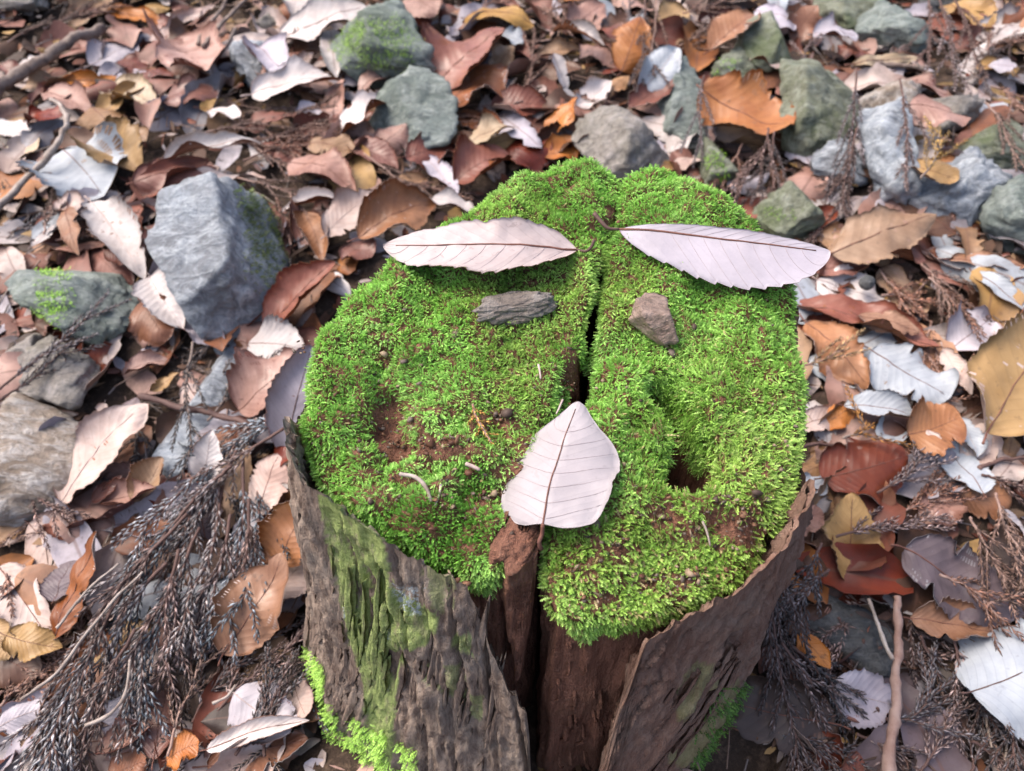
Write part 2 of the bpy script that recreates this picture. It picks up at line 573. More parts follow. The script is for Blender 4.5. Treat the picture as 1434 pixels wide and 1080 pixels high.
def wood_material():
    t = NT('rotten_wood')
    tc = t.n('TexCoord')
    v = tc.outputs['Object']
    fib = t.noise(t.mapping(v, (1, 1, .10)), 170, 5, .75, .3)
    a = t.noise(v, 28, 5, .7)
    f = t.noise(v, 260, 4, .7)
    c = t.mix(t.ramp(fib, [(.34, 0), (.66, 1)]), (.12, .050, .034), (.30, .145, .098))
    c = t.mix(t.ramp(a, [(.5, 0), (.7, .7)]), c, (.20, .105, .068))
    c = t.mix(t.ramp(f, [(.60, 0), (.74, .6)]), c, (.27, .18, .13))
    t.bump(t.math('ADD', t.math('MULTIPLY', fib, 1.4), f), 1.0, .005)
    return t.finish(c, .8, .2)
M_WOOD = wood_material()

pL = core_piece('mossy_wood_block', OL, M_WOOD)
pR = core_piece('mossy_wood_block', OR, M_WOOD)

# --- rotten tongue of wood standing in the split
def side_plate(name, rows_px, off, thick, mat, n_across=30, n_rows=80, rough=.0038, tone=None):
    ys = np.array([r[0] for r in rows_px], float)
    ly, ry = np.array([r[1] for r in rows_px], float), np.array([r[2] for r in rows_px], float)
    F = []
    for y in np.linspace(ys[0], ys[-1], n_rows):
        xa, xb = np.interp(y, ys, ly), np.interp(y, ys, ry)
        F.append([side_hit(x, y, off) for x in np.linspace(xa, xb, n_across)])
    F = np.array(F)
    q = F.reshape(-1, 3)
    out = unit(np.column_stack([q[:, 0] - AX, q[:, 1] - AY, np.zeros(len(q))]))
    u = np.tile(np.linspace(-1, 1, n_across), n_rows)
    dome = -(np.abs(u) ** 3) * thick * .45
    q = q + out * (dome + rough * fbm(q * np.array([1, 1, .15]), 160, 41, 3) + .002 * fbm(q, 50, 43, 3))[:, None]
    B = q - out * thick * (1 - .35 * np.abs(u))[:, None]
    N = len(q)
    g = grid_faces(n_rows, n_across)
    idx = np.arange(N).reshape(n_rows, n_across)
    bd = np.concatenate([idx[0, :-1], idx[:-1, -1], idx[-1, :0:-1], idx[:0:-1, 0]])
    nx = np.roll(bd, -1)
    rim = np.stack([bd, bd + N, nx + N, nx], -1)
    me = mesh(name, local(np.vstack([q, B])), [g[:, ::-1], g + N, rim], [mat])
    return link(name, me, stump)

side_plate('wood_tongue', [(742, 712, 754), (770, 686, 753), (800, 668, 751), (830, 684, 749), (870, 699, 745), (910, 708, 739), (955, 716, 730)], -.001, .028, M_WOOD)

# --- bark shells
def bark_material():
    t = NT('bark')
    tc = t.n('TexCoord')
    v = tc.outputs['Object']
    at = t.n('SeparateColor', {0: t.n('Attribute', attribute_name='tint').outputs['Color']})
    fib = t.noise(t.mapping(v, (1, 1, .12)), 210, 5, .75, .4)
    a = t.noise(v, 22, 6, .72)
    f = t.noise(v, 330, 4, .75)
    c = t.mix(t.ramp(fib, [(.36, 0), (.66, 1)]), (.11, .076, .060), (.36, .28, .225))
    c = t.mix(t.ramp(a, [(.48, 0), (.70, .75)]), c, (.29, .25, .215))
    c = t.mix(t.math('MULTIPLY', at.outputs[2], t.ramp(a, [(.3, 1), (.8, .5)])), c, (.19, .092, .066))
    c = t.mix(t.ramp(f, [(.66, 0), (.76, .5)]), c, (.32, .26, .22))
    g = t.math('MULTIPLY', at.outputs[0], t.ramp(t.noise(t.mapping(v, (1, 1, .35)), 150, 5, .75), [(.30, .25), (.50, 1)]))
    gc = t.mix(t.ramp(f, [(.35, 0), (.65, 1)]), (.19, .25, .075), (.35, .42, .16))
    c = t.mix(g, c, gc)
    c = t.mix(t.math('MULTIPLY', at.outputs[1], t.ramp(t.noise(v, 300, 3, .7), [(.46, 0), (.56, 1)])), c, (.42, .48, .50))
    t.bump(t.math('ADD', t.math('MULTIPLY', fib, 1.5), t.math('MULTIPLY', f, .8)), .9, .003)
    return t.finish(c, .78, .22)
M_BARK = bark_material()

def inside_poly(p, poly):
    x, y = p[:, 0], p[:, 1]
    r = np.zeros(len(p), bool)
    q = np.asarray(poly, float)
    for (x1, y1), (x2, y2) in zip(q, np.roll(q, -1, 0)):
        if y1 == y2:
            continue
        r ^= ((y1 > y) != (y2 > y)) & (x < (x2 - x1) * (y - y1) / (y2 - y1) + x1)
    return r

def bark_shell(name, rim_px, off, a_end, n_col, n_row, lean, greens, label):
    """a shell of bark round the stump from the rim given in photo pixels on to angle a_end, where the rim lies just under the moss"""
    P = np.array([side_hit(x, y, off) for x, y in rim_px])
    a = np.unwrap(np.arctan2(P[:, 1] - AY, P[:, 0] - AX))
    z = P[:, 2]
    sgn = 1 if a_end > a[0] else -1
    if sgn < 0:
        a, z, = -a, z
        a_end = -a_end
    for i in range(1, len(a)):
        a[i] = max(a[i], a[i - 1] + .004)
    ext = np.linspace(a[-1] + .10, a_end, 14)
    zx = h_top(AX + R0(sgn * ext) * np.cos(sgn * ext), AY + R0(sgn * ext) * np.sin(sgn * ext)) - .016
    aa, zz = np.concatenate([a, ext]), np.concatenate([z, zx])
    s = np.linspace(0, 1, n_col)
    ac = aa[0] + (aa[-1] - aa[0]) * s
    zc = np.interp(ac, aa, zz)
    jag = np.column_stack([ac * 12, np.zeros(n_col), np.zeros(n_col)])
    zc = zc + .006 * (np.abs(fbm(jag, .21, 51, 7, .60)) - .45) + .0012 * vnoise(jag, 5.1, 50) + .0014 * vnoise(jag, 19, 52)
    T = np.linspace(0, 1, n_row) ** 1.15
    zb = -0.06
    Z = zc[None] * (1 - T[:, None]) + zb * T[:, None]
    A = np.repeat(ac[None], n_row, 0)
    real = sgn * A
    offc = off * (1 - sstep(a[-1], a[-1] + .35, ac)) - .001 * sstep(a[-1], a[-1] + .35, ac)
    rad = R_side(real, Z) + offc[None]
    q = np.column_stack([(A.ravel() * .14 + lean * Z.ravel()), Z.ravel() * .13, np.full(A.size, .3)])
    q2 = np.column_stack([(A.ravel() * .14 + lean * Z.ravel()), Z.ravel() * .05, np.full(A.size, .7)])
    ridge = .0028 * fbm(q, 90, 53, 4, .6) + .0045 * vnoise(q, 28, 55)
    groove = np.abs(vnoise(q2, 60, 57))
    ridge = ridge - .0060 * (1 - sstep(0, .16, groove)) + .0016 * fbm(q * np.array([1, 4, 1]), 240, 59, 2)
    plate = vnoise(q * np.array([1, 3.5, 1]), 42, 65)
    ridge = ridge + .0022 * sstep(-.05, .05, plate)
    ridge = ridge.reshape(A.shape) * (.35 + .65 * sstep(0, .08, T))[:, None]
    # the free edge at the split curls out a little and wears thin
    e = 1 - sstep(0, .10, s)
    rad = rad + ridge + .004 * e[None] * (1 - T[:, None])
    outer = np.stack([AX + rad * np.cos(real), AY + rad * np.sin(real), Z], -1).reshape(-1, 3)
    ri = rad - .0025 - .0085 * sstep(0, .25, T)[:, None] + .0015 * fbm(q, 70, 61, 2).reshape(A.shape)
    Zi = Z - (.0045 + .0045 * vnoise(jag, 5.0, 49))[None] * (1 - sstep(0, .2, T))[:, None]
    inner = np.stack([AX + ri * np.cos(real), AY + ri * np.sin(real), Zi], -1).reshape(-1, 3)
    N = len(outer)
    g = grid_faces(n_row, n_col)
    idx = np.arange(N).reshape(n_row, n_col)
    bd = np.concatenate([idx[0, :-1], idx[:-1, -1], idx[-1, :0:-1], idx[:0:-1, 0]])
    nx = np.roll(bd, -1)
    rim = np.stack([bd, bd + N, nx + N, nx], -1)
    if sgn > 0:
        fs = [g[:, ::-1], g + N, rim]
    else:
        fs = [g, g[:, ::-1] + N, rim[:, ::-1]]
    tint = np.zeros((2 * N, 3))
    px = project(outer)
    gn = fbm(q, 60, 63, 3)
    for poly, w, ch in greens:
        ins = inside_poly(px + np.column_stack([14 * gn, 10 * gn]), poly)
        tint[:N, ch] = np.maximum(tint[:N, ch], ins * w * (ridge.ravel() > -.0045))
    if ch_all.get(name):
        tint[:, 2] = ch_all[name]
    ob = link(name, mesh(name, local(np.vstack([outer, inner])), fs, [M_BARK], col=tint), stump)
    ob['label'] = label
    return ob, outer, g if sgn < 0 else g[:, ::-1]

ch_all = {}
barkL, bLv, bLf = bark_shell('bark_shell',
    [(744, 1092), (742, 1020), (738, 985), (720, 966), (702, 936), (684, 896), (668, 852), (655, 818), (634, 792), (600, 770), (540, 738), (490, 700), (448, 664), (418, 622), (404, 584)],
    .010, -4.30, 300, 110, -.10,
    [([(440, 690), (500, 715), (545, 760), (560, 830), (610, 860), (600, 900), (560, 930), (545, 1080), (505, 1080), (510, 960), (490, 900), (465, 800)], 1.0, 0),
     ([(590, 780), (625, 800), (620, 860), (600, 850)], .5, 0), ([(600, 930), (640, 930), (650, 980), (600, 960)], .55, 0), ([(640, 965), (665, 965), (660, 1000), (640, 1000)], .6, 0),
     ([(627, 880), (648, 880), (650, 908), (630, 905)], .8, 0), ([(560, 825), (590, 825), (595, 865), (570, 860)], 1.0, 1), ([(478, 830), (496, 830), (498, 872), (482, 866)], 1.0, 1),
     ([(505, 850), (545, 860), (550, 900), (520, 890)], .5, 1)],
    'grey brown bark with a wide streak of green algae')
ch_all['bark_shell'] = .75
barkR, bRv, bRf = bark_shell('bark_shell',
    [(834, 1110), (842, 1062), (858, 1006), (880, 955), (900, 896), (945, 850), (1000, 815), (1058, 790), (1092, 738), (1118, 668)],
    .010, 1.35, 220, 100, -.34, [([(960, 940), (1020, 930), (1030, 1000), (985, 1080), (950, 1080)], .35, 0)],
    'dark reddish brown bark peeling away from the core')


# --- loose flakes and strips lying on the bark
def strips(n, a0, a1, z0, z1, off, lean, seed, greens, red):
    g = np.random.default_rng(seed)
    for k in range(n):
        an, zc = g.uniform(a0, a1), g.uniform(z0, z1)
        ln, wd, th = g.uniform(.03, .11), g.uniform(.0020, .0060), g.uniform(.0010, .0028)
        zt_ = zc + ln / 2
        nr_, nc_ = 12, 5
        V = []
        lift = g.uniform(-.0005, .0018)
        peel = g.uniform(-.001, .0025) * (1 if g.random() < .5 else -1)
        for sheet in (1, 0):
            for i in range(nr_):
                t = i / (nr_ - 1)
                z = zt_ - t * ln
                ww = wd * (.10 + .90 * math.sin(math.pi * t) ** .55) * (1 + .35 * g.normal(0, .35))
                for j in range(nc_):
                    u = j / (nc_ - 1) * 2 - 1
                    aa = an + (u * ww / 2 - lean * (z - zc) + .0006 * math.sin(7 * t + k)) / .15
                    r = float(R_side(aa, z)) + off + lift + peel * (2 * t - 1) ** 2 * (1 if (t > .5) == (k % 2 == 0) else 0) + (th * (1 - .8 * u * u) * math.sin(math.pi * (.04 + .92 * t)) ** .5 - .0008 if sheet else -.004) + g.normal(0, .0004)
                    V.append((AX + r * math.cos(aa), AY + r * math.sin(aa), z))
        V = np.array(V)
        N = nr_ * nc_
        gf = grid_faces(nr_, nc_)
        idx = np.arange(N).reshape(nr_, nc_)
        bd = np.concatenate([idx[0, :-1], idx[:-1, -1], idx[-1, :0:-1], idx[:0:-1, 0]])
        nx = np.roll(bd, -1)
        tint = np.zeros((2 * N, 3))
        px = project(V)
        for poly, w, ch in greens:
            tint[:, ch] = np.maximum(tint[:, ch], inside_poly(px, poly) * w)
        tint[:, 2] = red
        link('bark_strip', mesh('bark_strip', local(V), [gf, gf[:, ::-1] + N, np.stack([bd, bd + N, nx + N, nx], -1)[:, ::-1]], [M_BARK], smooth=False, col=tint), stump)

GREEN_L = [([(440, 690), (500, 715), (545, 760), (560, 830), (610, 860), (600, 900), (560, 930), (545, 1080), (505, 1080), (510, 960), (490, 900), (465, 800)], 1.0, 0)]
strips(120, -2.95, -1.80, .03, .185, .0105, -.10, 201, GREEN_L, .1)
strips(85, -1.25, -.25, .02, .165, .0115, -.36, 203, [], .75)

def splinters(n, seed):
    """broken fibres standing on the bare wood in the split"""
    g = np.random.default_rng(seed)
    for k in range(n):
        x, y = g.uniform(775, 880), g.uniform(890, 1075)
        p = side_hit(x, y, -.012)
        ln = g.uniform(.006, .03)
        out = unit(np.array([p[0] - AX, p[1] - AY, 0]))
        path = np.array([p - out * .004 + np.array([0, 0, ln * .5]), p + out * g.uniform(.001, .003), p + out * g.uniform(-.002, .002) - np.array([g.normal(0, .002), 0, ln * .5])])
        v, f = tube(smooth_path(path, 7), np.array([.0006, .0012, .0014, .0015, .0013, .0009, .0004]) * g.uniform(.6, 1.3), 5)
        link('wood_splinter', mesh('wood_splinter', local(v), f, [M_WOOD]), stump)
splinters(26, 207)

# ------------------------------------------------------------------ moss
def shoots(pts, nrm, length, width, lean_dir, lean, colr, K=5, seed=1, droop=.5):
    """feathery moss shoots as one mesh: a curved spine with leaflets on both sides"""
    g = np.random.default_rng(seed)
    N = len(pts)
    side0 = unit(np.cross(nrm, unit(lean_dir + g.normal(0, .25, (N, 3)))))
    fwd0 = np.cross(side0, nrm)
    V, F, C = [], [], []
    s = np.linspace(0, 1, K + 1)
    ang = lean[:, None] * (0.35 + droop * s[None])
    dx = np.cumsum(np.sin(ang), 1) / (K + 1) * length[:, None]
    dz = np.cumsum(np.cos(ang), 1) / (K + 1) * length[:, None]
    sp = pts[:, None] + fwd0[:, None] * dx[..., None] + nrm[:, None] * dz[..., None]       # N,K+1,3
    prof = np.array([.75, 1.0, .95, .75, .45, .3])[:K]
    jit = g.uniform(.7, 1.25, (N, K, 2))
    tang = unit(np.gradient(sp, axis=1))
    upv = unit(np.cross(side0[:, None], tang))
    o = []
    for sg, j in ((1, 0), (-1, 1)):
        w = width[:, None] * prof[None] * jit[..., j]
        o.append(sp[:, :K] + sg * side0[:, None] * w[..., None] + tang[:, :K] * (w * .9)[..., None] + upv[:, :K] * (w * .25)[..., None])
    allv = np.concatenate([sp, o[0], o[1]], 1)                                              # N, 3K+1
    per = 3 * K + 1
    kk = np.arange(K)
    tri = np.concatenate([np.stack([kk, K + 1 + kk, kk + 1], -1), np.stack([kk, kk + 1, 2 * K + 1 + kk], -1)])
    f = (np.arange(N) * per)[:, None, None] + tri[None]
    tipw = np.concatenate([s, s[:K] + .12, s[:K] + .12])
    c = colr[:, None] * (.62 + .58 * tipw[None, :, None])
    return allv.reshape(-1, 3), f.reshape(-1, 3), c.reshape(-1, 3)

def sample_tris(v, f, density, g):
    f = np.asarray(f)
    if f.shape[1] == 4:
        f = np.vstack([f[:, [0, 1, 2]], f[:, [0, 2, 3]]])
    a, b, c = v[f[:, 0]], v[f[:, 1]], v[f[:, 2]]
    cr = np.cross(b - a, c - a)
    ar = np.linalg.norm(cr, axis=1) * .5
    n = g.poisson(ar * density)
    k = np.repeat(np.arange(len(f)), n)
    u, w = g.random(len(k)), g.random(len(k))
    m = u + w > 1
    u[m], w[m] = 1 - u[m], 1 - w[m]
    return a[k] + u[:, None] * (b - a)[k] + w[:, None] * (c - a)[k], unit(cr)[k]

def blob(px, c, r, soft=.5):
    """soft mask of ellipse c with radii r in top-surface photo coordinates"""
    d = np.sqrt(((px[:, 0] - c[0]) / r[0]) ** 2 + ((px[:, 1] - c[1]) / r[1]) ** 2)
    return 1 - sstep(1 - soft, 1 + soft, d)

BARE = [((545, 590), (34, 48), .97), ((545, 500), (14, 24), .9), ((690, 590), (30, 16), .7), ((610, 628), (60, 16), .8), ((730, 690), (34, 62), .9), ((660, 690), (50, 24), .75),
        ((565, 672), (22, 9), .9), ((708, 580), (14, 10), .9), ((800, 525), (10, 30), .8), ((925, 720), (26, 20), .9), ((1040, 740), (34, 28), .93), ((1006, 722), (22, 18), .9), ((965, 745), (28, 18), .75), ((860, 775), (26, 15), .8), ((905, 815), (26, 14), .85), ((800, 800), (14, 18), .6),
        ((980, 690), (14, 10), .7), ((800, 258), (7, 12), .9), ((900, 600), (26, 7), .8), ((430, 500), (10, 18), .8), ((640, 820), (20, 14), .4), ((835, 838), (34, 14), .95), ((960, 815), (26, 12), .8)]
M_MIX = dict(bright=(.350, .640, .135), yellow=(.450, .610, .150), deep=(.150, .350, .055), olive=(.330, .500, .095), straw=(.50, .42, .20), brown=(.22, .12, .07), fresh=(.430, .720, .190))

def moss_on(piece, seed, density):
    ob, v, fs, rings, n = piece
    g = np.random.default_rng(seed)
    nf = (rings - 1) * n
    zt_lim = nf + 7 * n                                    # top, and the first rows of the wall
    f = np.vstack([fs[0][:zt_lim]])
    p, nr = sample_tris(v, f, density, g)
    p2, nr2 = sample_tris(v, fs[1], density, g)
    p, nr = np.vstack([p, p2]), np.vstack([nr, nr2])
    px = project(p)
    keep = np.ones(len(p))
    for c, r, w in BARE:
        keep *= 1 - w * blob(px, c, r)
    clump = fbm(p, 130, 71, 2)
    looser = np.clip(blob(px, (620, 640), (150, 70)) + blob(px, (930, 780), (170, 80)), 0, 1)
    keep *= 1 - .75 * looser * sstep(.0, .5, clump)
    # nothing grows deep in the hole or down the split
    lim = .012 + .014 * vnoise(p, 60, 77) + .008 * vnoise(p, 150, 78)
    lim = lim + .011 * blob(px, (958, 600), (48, 95), .3)
    keep *= 1 - sstep(-.002, .008, h_top(p[:, 0], p[:, 1]) - p[:, 2] - lim)
    vel = np.clip(blob(px, (600, 745), (110, 52), .3) + blob(px, (665, 670), (30, 30), .4), 0, 1)
    keep = np.maximum(keep, vel * .95)
    m = g.random(len(p)) < keep
    p, nr, px, clump = p[m], nr[m], px[m], clump[m]
    N = len(p)
    nr = unit(nr + g.normal(0, .22, (N, 3)) + np.stack([vnoise(p, 70, 73 + k) for k in range(3)], -1) * .55)
    th = vnoise(p, 26, 81) * 2.6 - 1.57
    ld = np.stack([np.cos(th), np.sin(th), np.zeros(N)], -1) + g.normal(0, 1.0, (N, 3)) + np.array([0, -.35, 0])
    velvet = blob(px, (600, 745), (110, 52), .3) + blob(px, (665, 670), (30, 30), .4)
    velvet = np.clip(velvet, 0, 1)
    loose = np.clip(blob(px, (930, 790), (190, 95), .35), 0, 1)
    feather = np.clip(blob(px, (1010, 610), (130, 140), .4), 0, 1) * (1 - loose)
    L = g.uniform(.0026, .0054, N) * (1 - .2 * velvet) * (1 + .25 * loose + .20 * feather)
    hole = blob(px, (950, 590), (42, 75), .35)
    L = L * (1 + .9 * hole)
    Wd = g.uniform(.00055, .0010, N) * (1 + .25 * velvet) * (1 + .35 * loose)
    le = g.uniform(.4, 1.5, N) * (1 + .35 * hole) * (1 - .6 * velvet) + .15 * feather
    c1 = fbm(p, 34, 91, 3)[:, None]
    c2 = vnoise(p, 15, 95)[:, None]
    M = {k2: np.array(x)[None] for k2, x in M_MIX.items()}
    col = M['bright'] + (M['fresh'] - M['bright']) * sstep(-.3, .8, c1)
    col = col + (M['deep'] - col) * .55 * sstep(.1, .9, -c1)
    col = col + (M['yellow'] - col) * .55 * sstep(.15, .6, c2)
    col = col + (M['deep'] * 1.25 - col) * (.80 * velvet)[:, None]
    col = col + (M['olive'] - col) * (.75 * loose + .45 * feather)[:, None]
    col = col * g.uniform(.65, 1.28, (N, 1))
    dead = g.random(N) < (.012 + .10 * loose + .03 * feather)
    col[dead] = M_MIX['straw']
    dead2 = g.random(N) < .012
    col[dead2] = M_MIX['brown']
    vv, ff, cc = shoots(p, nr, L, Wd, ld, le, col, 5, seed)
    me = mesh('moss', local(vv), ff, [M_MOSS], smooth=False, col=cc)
    o = link('moss', me, stump)
    o['kind'] = 'stuff'
    o['label'] = 'bright green moss covering the cut top'
    return N

# crumbs of bark, wood and dead moss caught in the moss
def crumbs(n, seed):
    g = np.random.default_rng(seed)
    pts = []
    while len(pts) < n:
        x, y = g.uniform(430, 1120), g.uniform(235, 860)
        if inside_poly(np.array([[x, y]]), LEFT_PX)[0] or inside_poly(np.array([[x, y]]), RIGHT_PX)[0]:
            if y > 480 or g.random() < .25:
                pts.append(TOP(x, y, 0))
    for c, r, w in BARE:
        for _ in range(int(n * .07 * min(1.5, r[0] * r[1] / 700))):
            pts.append(TOP(g.normal(c[0], r[0] * .5), g.normal(c[1], r[1] * .5), 0))
    P = np.array(pts)
    n = len(P)
    P[:, 2] = top_z(P[:, :2]) + g.uniform(.0002, .0040, n)
    d, f = icosphere(1)
    sc = np.exp(g.normal(-6.9, .45, n))[:, None] * np.stack([np.ones(n), g.uniform(.3, 1, n), g.uniform(.2, .7, n)], -1)
    a = g.uniform(0, 6.283, n)
    q = d[None] * sc[:, None] * g.uniform(.7, 1.3, (n, len(d), 1))
    q = np.stack([q[..., 0] * np.cos(a)[:, None] - q[..., 1] * np.sin(a)[:, None], q[..., 0] * np.sin(a)[:, None] + q[..., 1] * np.cos(a)[:, None], q[..., 2] + .3 * q[..., 0]], -1)
    vv = (P[:, None] + q).reshape(-1, 3)
    ff = ((np.arange(n) * len(d))[:, None, None] + f[None]).reshape(-1, 3)
    pal = np.array([(.12, .05, .03), (.20, .10, .06), (.07, .045, .035), (.30, .22, .15), (.16, .12, .10)])
    o = link('wood_crumbs', mesh('wood_crumbs', local(vv), ff, [M_LITTER], smooth=False, col=np.repeat(pal[g.integers(5, size=n)], len(d), 0)), stump)
    o['kind'] = 'stuff'

NM = moss_on(pL, 101, 1150000) + moss_on(pR, 102, 1150000)

def moss_strip(parent, pts, nrm, seed, L=(.004, .008), col=None, name='moss', origin=None):
    g = np.random.default_rng(seed)
    N = len(pts)
    c = np.array(col or M_MIX['fresh'])[None] * 1.6 * g.uniform(.65, 1.3, (N, 1))
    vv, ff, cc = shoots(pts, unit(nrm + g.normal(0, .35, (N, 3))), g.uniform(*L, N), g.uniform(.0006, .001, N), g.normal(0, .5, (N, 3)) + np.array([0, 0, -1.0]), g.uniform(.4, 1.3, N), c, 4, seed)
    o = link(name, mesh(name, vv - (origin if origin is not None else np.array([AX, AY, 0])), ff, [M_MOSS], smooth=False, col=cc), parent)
    o['kind'] = 'stuff'
    return o

crumbs(520, 211)

# moss creeping up the foot of the bark
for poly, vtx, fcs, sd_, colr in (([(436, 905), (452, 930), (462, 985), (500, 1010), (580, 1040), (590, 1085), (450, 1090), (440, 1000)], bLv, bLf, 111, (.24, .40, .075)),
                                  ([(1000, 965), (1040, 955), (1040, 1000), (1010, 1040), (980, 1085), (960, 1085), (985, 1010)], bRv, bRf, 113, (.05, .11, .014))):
    g_ = np.random.default_rng(sd_)
    p_, n_ = sample_tris(vtx, fcs, 300000, g_)
    px_ = project(p_)
    ok = inside_poly(px_ + 9 * np.column_stack([vnoise(p_, 120, 3), vnoise(p_, 120, 4)]), poly)
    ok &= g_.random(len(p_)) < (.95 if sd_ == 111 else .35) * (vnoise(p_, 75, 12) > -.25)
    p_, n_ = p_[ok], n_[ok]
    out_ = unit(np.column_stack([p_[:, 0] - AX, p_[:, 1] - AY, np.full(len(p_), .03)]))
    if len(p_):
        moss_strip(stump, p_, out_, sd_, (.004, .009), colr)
# ------------------------------------------------------------------ rocks
def rock_shape(seed, level=5, planes=11, sharp=26.0, rough=.05, extra=()):
    """unit-size angular stone: a soft intersection of random half-spaces, roughened"""
    g = np.random.default_rng(seed)
    d, f = icosphere(level)
    n = unit(g.normal(0, 1, (planes, 3)))
    c = g.uniform(.48, .92, planes)
    if len(extra):
        n = np.vstack([n, unit(np.array([e[:3] for e in extra]))])
        c = np.concatenate([c, [e[3] for e in extra]])
    dn = np.maximum(d @ n.T, 1e-3) / c[None]
    dn = np.concatenate([dn, np.full((len(d), 1), .85)], 1)
    r = 1 / (np.sum(dn ** sharp, 1) ** (1 / sharp))
    p = d * r[:, None]
    lay = fbm(p * np.array([1, 1, 3.0]), 2.2, seed + 5, 4) + .8 * np.sign(vnoise(p * np.array([1, 2.2, .8]), 3.1, seed + 3)) * np.minimum(1, 6 * np.abs(vnoise(p * np.array([1, 2.2, .8]), 3.1, seed + 3)))
    p = p * (1 + rough * lay + rough * .5 * fbm(p, 7, seed + 9, 3))[:, None]
    lo, hi = p.min(0), p.max(0)
    return (p - (lo + hi) / 2) / ((hi - lo) / 2), f

def rock(bbox, mat, seed, label, rot=0.0, sink=.30, hgt=.80, dep=1.0, moss=None, hf=None, name='rock', cat='rock', rough=.05, group=None, extra=(), planes=11, level=5, lift=0.0, tilt=0.0, big=1.18):
    hf = hf or h_ground
    x0, y0, x1, y1 = bbox
    cx, cy = (x0 + x1) / 2, (y0 + y1) / 2
    if hf is h_ground and big:
        x0, x1, y0, y1 = cx - (cx - x0) * big, cx + (x1 - cx) * big, cy - (cy - y0) * big, cy + (y1 - cy) * big
    p = hit(cx, cy, hf, lift)
    for _ in range(3):
        zc = depth(p)
        a = (x1 - x0) / 2 * zc / FPX
        b = (y1 - y0) / 2 * zc / FPX
        c, s = abs(math.cos(R(rot))), abs(math.sin(R(rot)))
        if rot:                                     # bounding box of the turned ellipse
            det = c ** 4 - s ** 4
            A2, B2 = a * a, b * b
            if abs(det) > .2:
                a2, b2 = max((A2 * c * c - B2 * s * s) / det, (.35 * min(a, b)) ** 2), max((B2 * c * c - A2 * s * s) / det, (.35 * min(a, b)) ** 2)
                a_, b_ = math.sqrt(a2), math.sqrt(b2)
            else:
                a_, b_ = a, b
        else:
            a_, b_ = a, b
        hz = hgt * min(b_, a_) * 1.05
        p = hit(cx, cy, hf, lift + hz * (1 - 2 * sink))
    v, f = rock_shape(seed, level, planes, 80.0, rough, extra)
    v = v * np.array([a_, b_ * dep * 1.10, hz])
    if tilt:
        ct, st = math.cos(R(tilt)), math.sin(R(tilt))
        v = np.column_stack([v[:, 0] * ct - v[:, 2] * st, v[:, 1], v[:, 0] * st + v[:, 2] * ct])
    cr, sr = math.cos(R(rot)), math.sin(R(rot))
    v = np.column_stack([v[:, 0] * cr - v[:, 1] * sr, v[:, 0] * sr + v[:, 1] * cr, v[:, 2]])
    # follow the slope
    v[:, 2] += .16 * v[:, 1] if hf is h_ground else .22 * v[:, 1]
    o = link(name, mesh(name, v, f, [RM[mat]], smooth=False), None, p, label=label, category=cat)
    if group:
        o['group'] = group
    if moss:
        for k, (mx, my, rx, ry, dens, colr) in enumerate(moss):
            g = np.random.default_rng(seed * 7 + k)
            w = v + p
            pt, nr = sample_tris(w, f, dens * 220000, g)
            pq = project(pt)
            face = np.einsum('ij,ij->i', nr, unit(CAM - pt)) > .05
            m = face & (g.random(len(pt)) < blob(pq + 10 * np.column_stack([vnoise(pt, 60, 5), vnoise(pt, 60, 6)]), (mx, my), (rx, ry), .35) * (.35 + .65 * (vnoise(pt, 90, 8) > -.2)))
            if m.sum() > 10:
                moss_strip(o, pt[m], nr[m], seed + 300 + k, (.003, .006), colr, 'moss_patch', np.asarray(p))
    return o

GR, YG, DG = (.20, .36, .05), (.24, .38, .06), (.075, .12, .02)
rock((214, 258, 402, 462), 'blue', 3, 'large angular blue grey rock beside the stump', rot=-8, sink=.25, hgt=.95, moss=[(372, 320, 30, 70, 1.2, (.075, .10, .022)), (348, 275, 18, 34, .9, DG)],
     extra=[(-.22, -.50, .85, .45), (.80, .30, .38, .56), (-.95, -.05, .2, .80), (.25, -.95, .05, .78), (-.35, .80, .45, .85), (.6, -.75, .25, .72)], rough=.045, planes=2, big=1.04)
rock((18, 372, 190, 478), 'teal', 12, 'flat grey green stone with a bright moss patch on its top', rot=-4, sink=.22, hgt=.7, moss=[(70, 412, 24, 40, 1.3, GR)])
rock((40, 484, 132, 572), 'brown', 5, 'flat grey brown stone wedged beneath the moss patched stone', sink=.22, hgt=.6)
rock((-30, 565, 150, 722), 'tan', 6, 'broad pale brown rock with a whitish worn face', sink=.45, hgt=.7, rough=.03)
rock((246, 486, 322, 672), 'blue', 7, 'narrow smooth slate blue slab lying among cedar twigs', rot=-6, sink=.45, hgt=.55, rough=.02)
rock((458, 14, 602, 122), 'teal', 8, 'rounded grey rock coated in yellow green moss', sink=.25, hgt=.9, moss=[(520, 58, 52, 34, 1.1, (.17, .27, .06)), (575, 100, 22, 18, .5, DG)])
rock((528, 124, 638, 214), 'teal', 9, 'smooth teal grey rock below the moss coated rock', rot=-12, sink=.22)
rock((812, 150, 942, 252), 'brown', 10, 'pale grey brown flat topped rock touching the back of the stump', sink=.22, hgt=.8)
rock((328, 50, 378, 126), 'blue', 11, 'small upright bluish stone with a pale leaf on it', sink=.22)
rock((1092, 104, 1198, 216), 'green', 14, 'olive brown rock above the orange folded leaf tip', sink=.25, hgt=.95)
rock((1198, 102, 1280, 186), 'tan', 15, 'pale stone block capping the tall blue grey rock', sink=.22, hgt=.9)
rock((1200, 138, 1278, 284), 'blue', 16, 'tall blue grey rock standing between two hanging cedar twigs', sink=.22, hgt=1.1, rot=6)
rock((1274, 226, 1408, 310), 'blue', 17, 'knobbly bluish stone holding a yellow leaf against its side', rot=4, sink=.25, hgt=.9, rough=.08)
